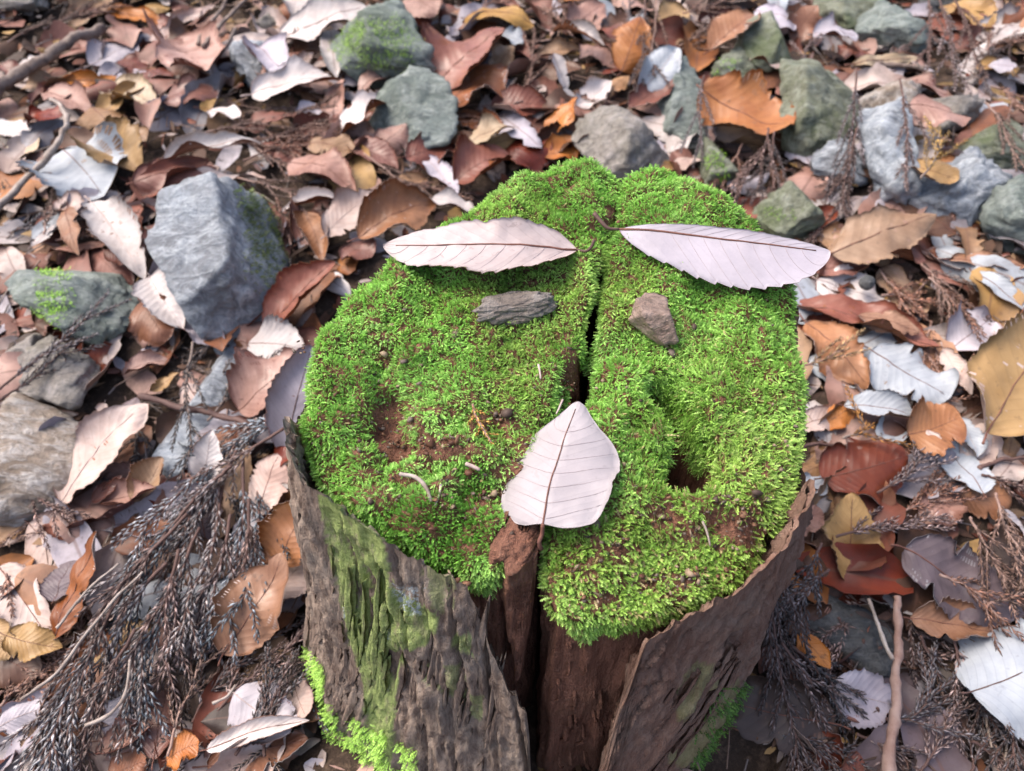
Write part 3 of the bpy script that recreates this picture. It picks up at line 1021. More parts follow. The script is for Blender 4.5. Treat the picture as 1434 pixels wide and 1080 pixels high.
rock((1338, 182, 1428, 254), 'green', 18, 'flat olive grey stone behind the knobbly bluish stone', sink=.22)
rock((1378, 246, 1470, 342), 'teal', 19, 'rounded green grey rock with wet looking face', sink=.22)
rock((1268, 128, 1372, 192), 'brown', 20, 'flat grey stone beneath the curled tan leaf', sink=.35)
rock((1056, 256, 1144, 332), 'green', 21, 'green stained stone at the back edge of the stump', sink=.22, moss=[(1095, 300, 22, 10, .8, (.13, .22, .04))])
rock((1034, 28, 1112, 112), 'green', 22, 'pale lichened stone leaning under brown leaves', sink=.22, rot=-20)
rock((1204, 18, 1288, 84), 'teal', 23, 'wedge shaped grey stone high among the cedar twigs', sink=.22)
rock((1144, -12, 1236, 52), 'green', 24, 'mottled grey green rock at the top of the bank', sink=.22)
rock((914, 94, 982, 214), 'teal', 25, 'dark green grey rock next to the flat topped rock', sink=.22)
rock((998, 80, 1062, 134), 'green', 26, 'small whitish green stone above the orange folded leaf', sink=.22, moss=[(1022, 88, 14, 8, .8, GR)])
rock((984, 200, 1042, 264), 'green', 27, 'small stone with a vivid moss tuft behind the stump', sink=.22, moss=[(1004, 232, 13, 18, 1.2, (.14, .26, .03))])
rock((-30, -30, 58, 20), 'brown', 28, 'grey rock cut by the upper corner of the bank', sink=.22)
rock((1130, 846, 1254, 946), 'dark', 29, 'dark damp rock in the hollow beside the reddish stick', sink=.55, hgt=.6)
rock((1136, 204, 1204, 266), 'blue', 30, 'small bluish stone in the dark gap behind the stump', sink=.35)
rock((358, 14, 394, 48), 'brown', 31, 'small round brown pebble above the bluish stone', sink=.22, level=4)
rock((946, 150, 986, 216), 'dark', 32, 'dark stone tucked beside the dark green grey rock', sink=.35)
rock((1290, -20, 1350, 30), 'dark', 33, 'dark stone half hidden by hanging cedar twigs', sink=.35)
rock((440, 560, 441, 561), 'dark', 33, 'x') if False else None
rock((0, 470, 62, 520), 'brown', 35, 'small brown stone between the flat stone and the pale rock', sink=.35)

# the two stones that make eyes on the moss
rock((660, 402, 784, 458), 'slate', 44, 'flat dark slate chip lying on the moss like an eye', rot=14, sink=.10, hgt=.55, hf=h_top, name='stone', cat='stone', lift=.003, dep=.95, rough=.09, extra=[(-.1, -.1, 1, .5)])
rock((882, 412, 957, 474), 'pebble', 52, 'brown three sided pebble lying on the moss like an eye', rot=-18, sink=.10, hgt=.70, hf=h_top, name='stone', cat='stone', lift=.003, rough=.035, extra=[(.9, .3, .2, .6)])
# ------------------------------------------------------------------ leaves
def prof(shape, v):
    v = np.clip(v, 0, 1)
    if shape == 'long':
        w = v ** .62 * (1 - v) ** .80
    elif shape == 'tear':
        w = v ** .74 * (1 - v) ** .62
    elif shape == 'ovate':
        w = v ** .42 * (1 - v) ** .78
    elif shape == 'heart':
        w = v ** .30 * (1 - v) ** .52 * (1 - .50 * sstep(.64, .96, v))
    elif shape == 'round':
        w = v ** .45 * (1 - v) ** .45
    else:
        w = v ** .52 * (1 - v) ** .55
    return w

def leaf_surface(A, B, nrm, width, shape, phi, bend, twist, fold, teeth, wave, seed, asym=0.0, dmg=1.0, crumple=1.0, tdepth=.10):
    """function (u, v) -> points of a curved blade; u -1..1 across, v 0 (stalk) .. 1 (tip)"""
    A, B = np.asarray(A, float), np.asarray(B, float)
    L = np.linalg.norm(B - A)
    t = (B - A) / L
    n = unit(nrm - t * (nrm @ t))
    s = np.cross(t, n)
    vv = np.linspace(0, 1, 400)
    mx = prof(shape, vv).max()
    g = np.random.default_rng(seed)
    ph = g.uniform(0, 6.28, 4)
    fr = g.uniform(1.2, 2.6, 2)
    bites = [(g.uniform(.15, .95), g.choice([-1, 1]), g.uniform(.012, .035), g.uniform(.2, .55)) for _ in range(int(g.integers(0, 4)) if dmg > .5 else 0)]
    def f(u, v, lift=0.0):
        u, v = np.asarray(u, float), np.asarray(v, float)
        w = prof(shape, v) / mx
        if teeth:
            saw = (v * teeth) % 1.0
            w = w * (1 - tdepth * np.abs(u) ** 16 * (1 - saw) * sstep(.02, .15, v))
        q3 = np.stack([np.broadcast_to(v * 7.0, u.shape), np.sign(u) * 2.0, np.full(u.shape, seed % 97 * 1.7)], -1).reshape(-1, 3)
        ed = np.abs(u) ** 2
        w = w * (1 + dmg * ed * (.14 * vnoise(q3, 1.0, 1) + .08 * vnoise(q3, 3.3, 2)).reshape(u.shape))
        for bv, bs, bw, bd in bites:
            w = w * (1 - bd * np.exp(-((v - bv) / bw) ** 2) * (np.sign(u) == bs) * ed)
        hw = width * L / 2 * w
        side = np.where(u >= 0, 1 + asym, 1 - asym)
        x = hw * side
        a = phi * u
        if abs(phi) > 1e-3:
            cx, cz = x * np.sin(a) / phi, x * (1 - np.cos(a)) / phi
        else:
            cx, cz = x * u, 0 * u
        cz = cz + np.abs(u) * x * math.tan(fold)
        cz = cz + wave * L * (np.sin(fr[0] * 6.28 * v + ph[0] + 1.3 * u) * np.abs(u) ** 1.5 + .4 * np.sin(fr[1] * 6.28 * v + ph[1]) * (1 - .3 * np.abs(u)))
        q4 = np.stack([u * x * 1.0, v * L, np.full(u.shape, seed * .37 % 50)], -1).reshape(-1, 3)
        cz = cz + crumple * (.0022 * vnoise(q4, 48, 3) + .0011 * vnoise(q4, 120, 4) + .004 * vnoise(q4, 20, 5)).reshape(u.shape)
        q5 = q3 * np.array([.45, 1, 1])
        cz = cz + x * np.abs(u) ** 3 * .42 * crumple * np.clip(vnoise(q5, 1.0, 6).reshape(u.shape) * 1.6, -1, 1)
        tw = twist * (v - .5)
        c, sn = np.cos(tw), np.sin(tw)
        X, Z = cx * c - cz * sn, cx * sn + cz * c
        arc = bend * L * 4 * v * (1 - v)
        sway = .03 * L * np.sin(3.1 * v + ph[2])
        along = v * L
        return A + along[..., None] * t + (X + sway)[..., None] * s + (Z + arc + lift)[..., None] * n
    return f, L, t, n, s

def leaf_mesh(f, L, nv, nu, top, under, name='fallen_leaf', thick=.00028):
    v = np.linspace(0.004, .998, nv)
    u = np.linspace(-1, 1, nu)
    VV, UU = np.meshgrid(v, u, indexing='ij')
    mid = f(UU, VV)
    nn = unit(np.cross(np.gradient(mid, axis=1), np.gradient(mid, axis=0))).reshape(-1, 3)
    mid = mid.reshape(-1, 3)
    ref = f(np.zeros(1), np.full(1, .5), .01)[0] - f(np.zeros(1), np.full(1, .5))[0]
    if nn[(nv // 2) * nu + nu // 2] @ ref < 0:
        nn = -nn
    a, b = mid + nn * thick / 2, mid - nn * thick / 2
    g = grid_faces(nv, nu)
    N = len(a)
    idx = np.arange(N).reshape(nv, nu)
    bd = np.concatenate([idx[0, :-1], idx[:-1, -1], idx[-1, :0:-1], idx[:0:-1, 0]])
    nx = np.roll(bd, -1)
    rim = np.stack([bd, bd + N, nx + N, nx], -1)
    uv = np.stack([(UU.ravel() + 1) / 2, VV.ravel()], -1)
    c = (a.min(0) + a.max(0)) / 2
    fs = [g[:, ::-1], g + N, rim]
    mi = np.concatenate([np.zeros(len(g)), np.ones(len(g)), np.ones(len(rim))])
    # faces: first sheet must look along +n
    me = mesh(name, np.vstack([a, b]) - c, fs, [top, under], mi, True, np.vstack([uv, uv]))
    return me, c

UNDER = {'white': 'rustor', 'lav': 'pinkbr', 'bluew': 'tan', 'grey': 'brown', 'pinkw': 'rustor', 'cream': 'ochre', 'pinktan': 'rust', 'pinkbr': 'rustor', 'tan': 'pinktan',
         'tanor': 'pinkw', 'ochre': 'tan', 'yellow': 'pinkw', 'orange': 'tanor', 'rustor': 'white', 'rust': 'pinkw', 'red': 'rust', 'dark': 'brown', 'purple': 'grey', 'brown': 'pinktan'}
NLEAF = [0]

def leaf(bx, by, tx, ty, w, shape, colr, label, roll=0, phi=None, bend=None, twist=None, fold=0.0, teeth=14, wave=None, hb=None, ht=None, stalk=None, group=None, under=None, nv=44, nu=9, hf=None, rib=None, asym=0.0, dmg=1.0, crumple=1.0, wide=1.45):
    """a fallen leaf from its stalk end (bx, by) to its tip (tx, ty), both photo pixels of points at heights hb, ht over the ground"""
    k = NLEAF[0]
    NLEAF[0] += 1
    g = np.random.default_rng(1000 + k)
    base = hf or h_ground
    lo = g.uniform(.010, .024)
    hb = lo + g.uniform(-.004, .004) if hb is None else hb
    ht = lo + g.uniform(-.005, .007) if ht is None else ht
    A, B = hit(bx, by, base, hb), hit(tx, ty, base, ht)
    nr = unit(g_normal((A + B) / 2) + g.normal(0, .10, 3))
    t = unit(B - A)
    nr = unit(nr - t * (nr @ t))
    s = np.cross(t, nr)
    nr = nr * math.cos(R(roll)) + s * math.sin(R(roll))
    w = w * wide
    phi = g.uniform(-.7, 1.4) if phi is None else phi
    bend = g.uniform(-.05, .12) if bend is None else bend
    twist = g.uniform(-.5, .5) if twist is None else twist
    wave = g.uniform(.012, .032) if wave is None else wave
    f, L, t, n, s = leaf_surface(A, B, nr, w, shape, phi, bend, twist, R(fold), teeth, wave, 3000 + k, asym, dmg, crumple, .07 if hf else .10)
    me, c = leaf_mesh(f, L, nv, nu, LM[colr], LM[under or UNDER.get(colr, 'tan')])
    o = link('fallen_leaf', me, None, c, label=label, category='leaf')
    if group:
        o['group'] = group
    # midrib running on into the stalk
    vs_ = np.linspace(.93, 0.0, 14)
    pts = list(f(np.zeros(14), vs_, .00025))
    sl = (g.uniform(.05, .16) if stalk is None else stalk) * L
    if sl > 1e-4:
        side = s * g.uniform(-.4, .4)
        for q in (.35, .7, 1.0):
            pts.append(pts[13] - t * sl * q + side * sl * q * q + n * sl * .15 * q)
    rad = np.concatenate([np.linspace(.0003, .0007, 14), np.linspace(.0008, .0011, len(pts) - 14)]) * min(1.2, L / .10)
    tv, tf = tube(np.array(pts), rad, 5)
    pale = colr in ('white', 'lav', 'bluew', 'pinkw', 'grey', 'cream')
    link('midrib', mesh('midrib', tv - c, tf, [rib or (M_RIBP if (pale and g.random() < .5) else M_RIB)]), o)
    return o, f, c, L

def side_veins(o, f, c, n, mat, side=(1, -1), r=.00022, v0=.06, v1=.86, reach=.93, slant=.17):
    for v in np.linspace(v0, v1, n):
        for sg in side:
            u = np.linspace(0, reach, 9)
            vv = np.clip(v + slant * u ** 1.25 * (1 - .35 * v), 0, .985)
            tv, tf = tube(f(sg * u, vv, .00018), np.linspace(r * 1.5, r * .7, 9), 4)
            link('side_vein', mesh('side_vein', tv - c, tf, [mat]), o.children[0])

# --- the three leaves that make a face on the moss
o, f, c, L = leaf(808, 349, 536, 338, .40, 'long', 'speck', 'speckled whitish leaf with toothed edge lying on moss as an eyebrow beside the slate chip', roll=-12, phi=.25, bend=.02, twist=.1, teeth=15, wave=.006, dmg=.7, crumple=.6, wide=1.0, asym=-.2,
                  hb=.011, ht=.010, stalk=.0, nv=110, nu=15, hf=h_top, rib=M_RIB, under='tan')
side_veins(o, f, c, 9, M_VEIN, (-1,), .00016)
p0 = f(np.zeros(1), np.zeros(1), .0003)[0]
st = smooth_path([p0, TOP(820, 352, .010), TOP(828, 346, .013), TOP(832, 336, .016)], 12)
link('stalk', mesh('stalk', *[x if i else x - c for i, x in enumerate(tube(st, np.linspace(.0009, .0011, 12), 6))], [M_RIBD]), o)

o, f, c, L = leaf(866, 328, 1163, 346, .34, 'tear', 'plainlav', 'silvery lavender leaf with stiff curved stalk lying on moss as an eyebrow over the pebble', roll=14, phi=.35, bend=.015, twist=-.1, teeth=13, wave=.004, dmg=.2, crumple=.3, wide=1.0, asym=.62,
                  hb=.010, ht=.016, stalk=.0, nv=110, nu=15, hf=h_top, rib=M_RIB, under='tan')
side_veins(o, f, c, 9, M_VEIN, (-1, 1), .00013, .25)
p0 = f(np.zeros(1), np.zeros(1), .0003)[0]
st = smooth_path([p0, TOP(852, 320, .012), TOP(842, 311, .014), TOP(832, 299, .016)], 12)
link('stalk', mesh('stalk', *[x if i else x - c for i, x in enumerate(tube(st, np.linspace(.0009, .0016, 12), 6))], [M_RIBD]), o)

o, f, c, L = leaf(766, 738, 805, 560, .83, 'heart', 'mouth', 'broad pointed white leaf standing for the mouth below the two stones', roll=0, phi=-.25, bend=.03, twist=.1, fold=-13, teeth=0, wave=.006, dmg=.3, crumple=.55, wide=1.0,
                  hb=.019, ht=.015, stalk=.0, nv=110, nu=17, hf=h_top, rib=M_RIB, under='tan')
side_veins(o, f, c, 7, M_VEIN, slant=.20, v0=.04, v1=.72, r=.00015)
p0 = f(np.zeros(1), np.zeros(1), .0003)[0]
st = smooth_path([p0, TOP(759, 748, .016), TOP(755, 760, .014), TOP(758, 769, .010)], 10)
link('stalk', mesh('stalk', *[x if i else x - c for i, x in enumerate(tube(st, np.linspace(.0010, .0013, 10), 6))], [M_RIB]), o)
# ------------------------------------------------------------------ fallen leaves one can pick out, from the photograph
T_ = 'long'
LEAVES = [
 # bank above, towards the thick branch
 (145, 18, 240, 32, .26, T_, 'orange', 'narrow bright orange brown leaf above the thick grey branch', {}),
 (205, 82, 302, 8, .22, T_, 'pinkw', 'long pale curled leaf slanting beside bare grey roots', dict(phi=1.0, roll=20)),
 (160, 52, 236, 44, .30, T_, 'grey', 'small grey leaf resting under the long pale curled leaf', {}),
 (128, 90, 195, 62, .55, 'oval', 'lav', 'dull lavender leaf lying across the thick grey branch', {}),
 (170, 85, 242, 106, .42, T_, 'rust', 'dark rust leaf below the long pale curled leaf', {}),
 (238, 58, 286, 106, .45, 'oval', 'pinktan', 'pinkish tan leaf bent upright beside a rust leaf', dict(ht=.035)),
 (80, 116, 192, 112, .16, T_, 'orange', 'thin edge of an orange leaf seen side on', dict(roll=50)),
 (145, 124, 223, 150, .36, T_, 'cream', 'ribbed cream leaf with toothed edge in brown leaves', dict(phi=.6)),
 (228, 136, 312, 140, .45, T_, 'pinkbr', 'pinkish brown leaf beside the ochre folded one', {}),
 (280, 152, 336, 144, .42, 'oval', 'ochre', 'small ochre leaf partly over a white leaf', {}),
 (293, 158, 338, 166, .40, 'oval', 'white', 'small white leaf under the ochre leaf', {}),
 (352, 132, 476, 114, .34, T_, 'white', 'large white leaf with toothed rim lying below the bluish upright stone', dict(phi=.5)),
 (128, 150, 172, 192, .45, T_, 'tan', 'tan leaf curling beside the ribbed cream leaf', {}),
 (62, 130, 128, 162, .36, T_, 'pinktan', 'pinkish leaf lying over the dark red leaf', {}),
 (38, 168, 88, 158, .70, 'round', 'red', 'dark red rounded leaf near the end of the bent pale twig', {}),
 (-6, 176, 42, 180, .30, T_, 'white', 'white strip of leaf beside the bent pale twig', {}),
 (8, 208, 54, 206, .75, 'round', 'cream', 'small cream leaf held by the bent pale twig', {}),
 (90, 208, 142, 276, .72, 'oval', 'bluew', 'large greyish white oval leaf lying over ochre leaf', dict(phi=.3)),
 (142, 202, 198, 238, .60, 'oval', 'ochre', 'ochre brown leaf folded behind the greyish white oval leaf', dict(fold=25)),
 (190, 178, 205, 202, .5, T_, 'tan', 'little tan leaf above the long white curled leaf', {}),
 (226, 224, 366, 204, .20, T_, 'white', 'long white leaf rolled into a narrow strip above the big rock', dict(phi=1.6, ht=.03, hb=.03)),
 (188, 262, 302, 232, .42, T_, 'pinkbr', 'broad rust and pink leaf lying behind the large blue grey rock', dict(hb=.02)),
 (84, 278, 116, 302, .55, T_, 'pinkw', 'small pale pink leaf near the white ribbon leaf', {}),
 (122, 286, 210, 386, .26, T_, 'white', 'long white ribbon shaped leaf leaning on the large rock', dict(phi=.9, hb=.03, ht=.03)),
 (132, 284, 168, 268, .50, T_, 'white', 'small white leaf at the top of the white ribbon leaf', {}),
 (100, 292, 106, 358, .22, T_, 'tanor', 'upright narrow orange tan leaf beside the ribbon leaf', dict(hb=.02)),
 (42, 344, 80, 318, .26, T_, 'white', 'white sliver of leaf above the moss patched stone', {}),
 (70, 352, 152, 338, .34, T_, 'pinktan', 'pinkish leaf above the moss patched stone', {}),
 (146, 352, 204, 368, .42, T_, 'rust', 'rust leaf between the ribbon leaf and the moss patched stone', {}),
 (390, 50, 515, 12, .40, T_, 'white', 'large bright white leaf beside the moss coated rock', dict(phi=.4, hb=.02, ht=.035)),
 (392, -4, 462, 18, .36, T_, 'white', 'white leaf above the large bright white leaf', {}),
 (360, 62, 398, 96, .60, 'oval', 'lav', 'pale leaf with an orange rim on the upright bluish stone', dict(hb=.03, ht=.035)),
 (404, 232, 500, 262, .48, T_, 'pinktan', 'mottled tan leaf with wavy rim behind the stump', dict(phi=.6)),
 (432, 204, 504, 218, .45, T_, 'tan', 'tan leaf folded over the mottled wavy leaf', dict(fold=18)),
 (394, 294, 486, 284, .22, T_, 'white', 'narrow white leaf lying near the back edge of the stump', {}),
 (428, 302, 452, 366, .45, T_, 'tanor', 'curled orange brown leaf beside the large rock', dict(phi=1.5)),
 (455, 330, 530, 270, .42, T_, 'pinkw', 'pale pink leaf rising to a point behind the stump', dict(ht=.035)),
 (500, 332, 612, 286, .42, T_, 'tanor', 'orange tan leaf lying under the pale pointed leaf', dict(phi=.8)),
 (606, 280, 664, 298, .45, T_, 'white', 'white leaf touching the moss edge at the back', {}),
 (484, 342, 522, 362, .85, 'round', 'pinkbr', 'small rosy brown leaf fragment touching the stump rim', {}),
 (20, 100, 62, 78, .40, T_, 'white', 'white leaf poking out under the thick grey branch', {}),
 (0, 92, 30, 110, .6, 'oval', 'rust', 'rust leaf beneath the thick grey branch', {}),
 # beside the stump, below the big rock
 (212, 386, 256, 462, .50, T_, 'white', 'white leaf folded in half below the large rock', dict(fold=30, hb=.03, ht=.02)),
 (196, 424, 236, 480, .62, 'oval', 'rustor', 'rust leaf tucked behind the white folded leaf', {}),
 (254, 442, 314, 484, .42, T_, 'lav', 'pale greyish leaf curling under the large rock', dict(phi=.9)),
 (372, 470, 468, 366, .34, T_, 'pinkbr', 'long pinkish brown leaf leaning between the large rock and the stump', dict(phi=.7, ht=.05, hb=.02)),
 (346, 480, 430, 492, .60, T_, 'white', 'wide white leaf end lying against the stump', dict(hb=.03, ht=.03)),
 (330, 572, 432, 498, .62, T_, 'pinktan', 'broad salmon tan leaf against the mossy side of the stump', dict(phi=.3, hb=.025, ht=.045)),
 (404, 640, 432, 484, .36, T_, 'lav', 'lavender grey leaf standing along the bark with a dark midrib', dict(hb=.03, ht=.06, rib=M_RIBD, roll=10)),
 (86, 702, 212, 568, .36, T_, 'pinkw', 'long smooth whitish leaf pointing up past the pale brown rock', dict(phi=.35, hb=.02, ht=.035)),
 (128, 704, 168, 664, .35, T_, 'rust', 'rust underside of leaf beneath the long smooth whitish leaf', {}),
 (174, 522, 238, 502, .42, T_, 'pinktan', 'tan leaf flake above the twisted ochre leaf', {}),
 (212, 550, 248, 518, .30, T_, 'ochre', 'small twisted ochre leaf over dark twigs', dict(twist=1.8, phi=.9)),
 (282, 676, 298, 602, .48, T_, 'white', 'white pointed leaf standing over the slate blue slab', dict(hb=.02, ht=.05)),
 (298, 622, 350, 602, .62, 'oval', 'rustor', 'orange rust leaf behind the white pointed leaf', {}),
 (362, 722, 398, 636, .52, T_, 'pinkw', 'pale pink leaf close to the bark edge', dict(hb=.02, ht=.04)),
 (384, 646, 414, 630, .60, 'oval', 'red', 'small dark red leaf against the bark edge', dict(hb=.04, ht=.05)),
 (398, 708, 436, 692, .55, 'oval', 'tanor', 'small tan leaf tucked against the stump bark', {}),
 (158, 590, 192, 556, .60, T_, 'purple', 'dusky purple leaf beneath the twisted ochre leaf', {}),
 (140, 704, 222, 686, .42, T_, 'pinktan', 'tan leaf under the foot of the long whitish leaf', {}),
 (186, 700, 226, 640, .5, T_, 'tan', 'tan leaf behind thin grey twig', {}),
 # lower corner by the cedar bundle
 (44, 732, 86, 796, .66, 'oval', 'pinkw', 'pale greyish pink leaf near the rust red standing leaf', {}),
 (78, 896, 136, 744, .26, T_, 'rustor', 'long rust red leaf standing among cedar twigs', dict(hb=.02, ht=.05)),
 (-8, 796, 76, 894, .30, T_, 'pinkw', 'long greyish leaf lying beside the ochre leaves', dict(phi=.5)),
 (8, 890, 88, 908, .45, T_, 'ochre', 'ochre leaf under the long greyish leaf', {}),
 (-12, 872, 14, 922, .6, 'oval', 'ochre', 'ochre brown leaf edge at the border of the cedar bundle', {}),
 (74, 842, 102, 784, .6, 'oval', 'purple', 'dusky leaf behind the long rust red leaf', {}),
 (20, 820, 70, 800, .5, 'oval', 'brown', 'dull brown leaf under the long greyish leaf tip', {}),
 (312, 918, 398, 774, .42, T_, 'tanor', 'big smooth orange brown leaf leaning on the cedar bundle', dict(phi=.5, hb=.025, ht=.05, teeth=0)),
 (386, 790, 434, 698, .60, T_, 'tanor', 'orange tan leaf pressed against the bark', dict(hb=.03, ht=.05)),
 (382, 846, 438, 764, .50, T_, 'pinkw', 'pale leaf between the orange brown leaf and the bark', {}),
 (328, 972, 408, 1022, .55, 'oval', 'lav', 'lavender white oval leaf below the big orange brown leaf', {}),
 (186, 972, 166, 1040, .78, 'oval', 'lav', 'lavender grey oval leaf under the cedar bundle', {}),
 (410, 958, 434, 1006, .55, 'oval', 'pinkw', 'small pale leaf at the foot of the bark', {}),
 (292, 1046, 432, 1012, .20, T_, 'white', 'pale wavy leaf rim above the rust leaf at the foot of the stump', dict(phi=1.2, hb=.025, ht=.03, wave=.03)),
 (288, 1068, 432, 1040, .42, T_, 'rustor', 'broad rust leaf at the foot of the stump', {}),
 (232, 1064, 278, 1040, .68, 'oval', 'orange', 'small bright orange leaf by the broad rust leaf', {}),
 (132, 1056, 218, 1012, .42, T_, 'pinktan', 'tan leaf with wavy rim next to the small bright orange leaf', {}),
 (214, 1066, 240, 946, .32, T_, 'pinkbr', 'narrow pinkish brown leaf running up to the cedar bundle', {}),
 (-6, 1022, 78, 984, .34, T_, 'lav', 'pale leaf beneath the tips of the cedar bundle', {}),
 (38, 1056, 64, 1012, .6, 'oval', 'tan', 'small tan leaf beneath the tips of the cedar bundle', {}),
 (150, 1090, 205, 1062, .6, 'oval', 'rustor', 'rust leaf under the tan wavy rimmed leaf', {}),
 # bank behind the stump
 (570, -6, 614, 22, .62, 'oval', 'pinktan', 'tan leaf above the moss coated rock', {}),
 (652, 24, 748, 36, .34, T_, 'ochre', 'ochre brown arched leaf above the big wet brown leaf', dict(bend=.14)),
 (612, 124, 708, 42, .62, T_, 'pinkbr', 'big wet pinkish brown leaf behind the stump', dict(phi=.4, ht=.04, hb=.02)),
 (628, 154, 708, 88, .55, T_, 'rustor', 'orange brown leaf beneath the big wet leaf', {}),
 (772, 44, 848, 66, .30, T_, 'white', 'white leaf rolled into a tube', dict(phi=2.2, ht=.03, hb=.03)),
 (702, 48, 730, 62, .60, 'oval', 'bluew', 'small bluish white leaf piece by the big wet leaf', {}),
 (776, 74, 792, 128, .36, T_, 'white', 'small white leaf hanging point down below the rolled white leaf', dict(hb=.04)),
 (752, 84, 812, 72, .42, T_, 'tan', 'tan leaf above the small white hanging leaf', {}),
 (794, 42, 848, 8, .48, T_, 'pinktan', 'rosy tan leaf above the rolled white leaf', {}),
 (868, 98, 900, 24, .50, T_, 'orange', 'upright orange brown leaf between cedar stems', dict(ht=.05)),
 (926, 40, 962, 16, .6, 'oval', 'yellow', 'yellow ochre leaf near the top of the cedar stems', {}),
 (896, 130, 948, 66, .42, T_, 'bluew', 'bluish white leaf folded lengthwise with a dark rust lower half', dict(fold=28, ht=.05)),
 (884, 156, 948, 98, .38, T_, 'rust', 'dark rust folded leaf under the bluish white leaf', dict(ht=.04)),
 (806, 146, 858, 112, .48, T_, 'white', 'white leaf beside an orange folded leaf', {}),
 (688, 152, 768, 146, .58, T_, 'rust', 'wet dark rust leaf with shiny patches behind the stump', {}),
 (632, 162, 704, 172, .40, T_, 'rustor', 'orange rust leaf next to the wet dark rust leaf', {}),
 (644, 206, 722, 180, .42, T_, 'cream', 'cream leaf with strong straight ribs behind the stump', dict(phi=.3)),
 (648, 218, 724, 190, .34, T_, 'ochre', 'ochre folded half below the ribbed cream leaf', {}),
 (712, 222, 768, 186, .75, 'oval', 'red', 'dark red leaf just behind the moss edge', {}),
 (768, 186, 812, 138, .55, T_, 'orange', 'orange leaf folded upright behind the red leaf', dict(fold=25, ht=.045)),
 (762, 216, 812, 196, .60, 'oval', 'orange', 'glossy orange leaf next to the flat topped rock', {}),
 (636, 254, 720, 224, .62, 'oval', 'pinkbr', 'rosy brown leaf touching the dark bark rim', {}),
 (566, 220, 642, 204, .42, T_, 'rust', 'rust leaf below the smooth teal grey rock', {}),
 (526, 210, 568, 172, .58, T_, 'pinktan', 'pinkish leaf standing in front of the smooth teal rock', dict(ht=.035)),
 (492, 200, 556, 238, .46, T_, 'pinkbr', 'reddish brown leaf below the white curled leaf', {}),
 (476, 188, 550, 138, .46, T_, 'white', 'white curled leaf hanging over the smooth teal rock', dict(phi=1.0, ht=.035)),
 (594, 216, 642, 272, .28, T_, 'lav', 'slim pale lavender leaf pointing at the stump', {}),
 (502, 128, 552, 100, .55, T_, 'pinktan', 'small rosy leaf at the foot of the moss coated rock', {}),
 (690, 100, 720, 66, .6, 'oval', 'tan', 'small tan leaf beside the bluish white leaf piece', {}),
 (845, 130, 880, 110, .4, T_, 'tan', 'little tan leaf above the orange folded leaf', {}),
 (548, 262, 598, 250, .5, T_, 'tan', 'tan leaf in brown cedar twigs behind the stump', {}),
 # rocks side
 (994, 68, 1062, 20, .52, T_, 'tanor', 'orange brown wavy leaf resting on the pale lichened stone', dict(hb=.03, ht=.04)),
 (980, 128, 1112, 172, .58, 'oval', 'orange', 'bright orange leaf folded like a saddle over the rocks', dict(bend=-.12, phi=.5, hb=.055, ht=.055, twist=.9, crumple=.6)),
 (1042, 78, 1108, 100, .34, T_, 'pinkw', 'pale pinkish leaf below the pale lichened stone', dict(hb=.03)),
 (1058, 14, 1114, 42, .55, 'oval', 'lav', 'lavender white leaf above the pale lichened stone', dict(hb=.03)),
 (1108, 54, 1146, 6, .60, T_, 'rustor', 'rust orange leaf standing beside the mottled rock', dict(ht=.05)),
 (1138, 46, 1202, 52, .62, 'oval', 'lav', 'greyish lavender leaf draped over the wedge shaped stone', dict(hb=.04, ht=.04)),
 (1272, 152, 1360, 166, .60, T_, 'pinktan', 'curled tan leaf with orange rim over a flat grey stone', dict(phi=-.8, hb=.05, ht=.05)),
 (1322, 8, 1388, 46, .52, T_, 'ochre', 'ochre leaf bent over beside hanging cedar twigs', dict(bend=.12)),
 (1376, 60, 1446, 16, .40, T_, 'white', 'large white leaf above the dry brown twigs on the bank', {}),
 (1384, 94, 1424, 92, .60, 'oval', 'lav', 'small pale leaf below the large white leaf on the bank', {}),
 (1196, 86, 1290, 82, .14, T_, 'cream', 'pale thin leaf edge lying along the wedge shaped stone', dict(roll=40, hb=.04, ht=.03)),
 (1276, 226, 1340, 256, .60, 'oval', 'ochre', 'yellow ochre leaf leaning on the knobbly bluish stone', dict(hb=.05, ht=.05)),
 (1162, 352, 1314, 304, .40, T_, 'tan', 'big arched tan leaf with raised midrib next to the silvery eyebrow leaf', dict(bend=.07, phi=-.9, hb=.03, ht=.04)),
 (1176, 352, 1300, 366, .36, T_, 'pinkbr', 'reddish brown leaf under the big arched tan leaf', {}),
 (1300, 352, 1438, 386, .30, T_, 'rustor', 'long rust brown leaf below the green grey rock', {}),
 (1140, 318, 1172, 290, .5, T_, 'rust', 'small rust leaf by the green stained stone', {}),
 (1150, 225, 1172, 262, .45, 'oval', 'purple', 'small dusky oval leaf in front of the small bluish stone', {}),
 # beside the stump, right of the moss
 (1128, 378, 1216, 372, .42, T_, 'pinkbr', 'brown leaf close to the tip of the silvery eyebrow leaf', {}),
 (1142, 392, 1248, 424, .52, T_, 'white', 'ragged white leaf with a dark seed cone on it', dict(wave=.03)),
 (1112, 424, 1318, 490, .26, T_, 'pinkbr', 'long brownish pink leaf lying beside the moss', dict(phi=.9)),
 (1202, 442, 1286, 468, .34, T_, 'tanor', 'orange pink tip lying on the long brownish leaf', dict(hb=.03, ht=.025)),
 (1124, 458, 1218, 542, .36, T_, 'tanor', 'orange tan torn leaf slanting beside the moss', dict(wave=.03)),
 (1222, 488, 1332, 556, .62, 'oval', 'bluew', 'bluish white leaf with clear parallel veins', dict(phi=.25, hb=.025, ht=.025, teeth=0)),
 (1182, 568, 1278, 586, .46, 'oval', 'bluew', 'bluish white leaf rolled along one edge', dict(phi=1.3, hb=.025, ht=.025)),
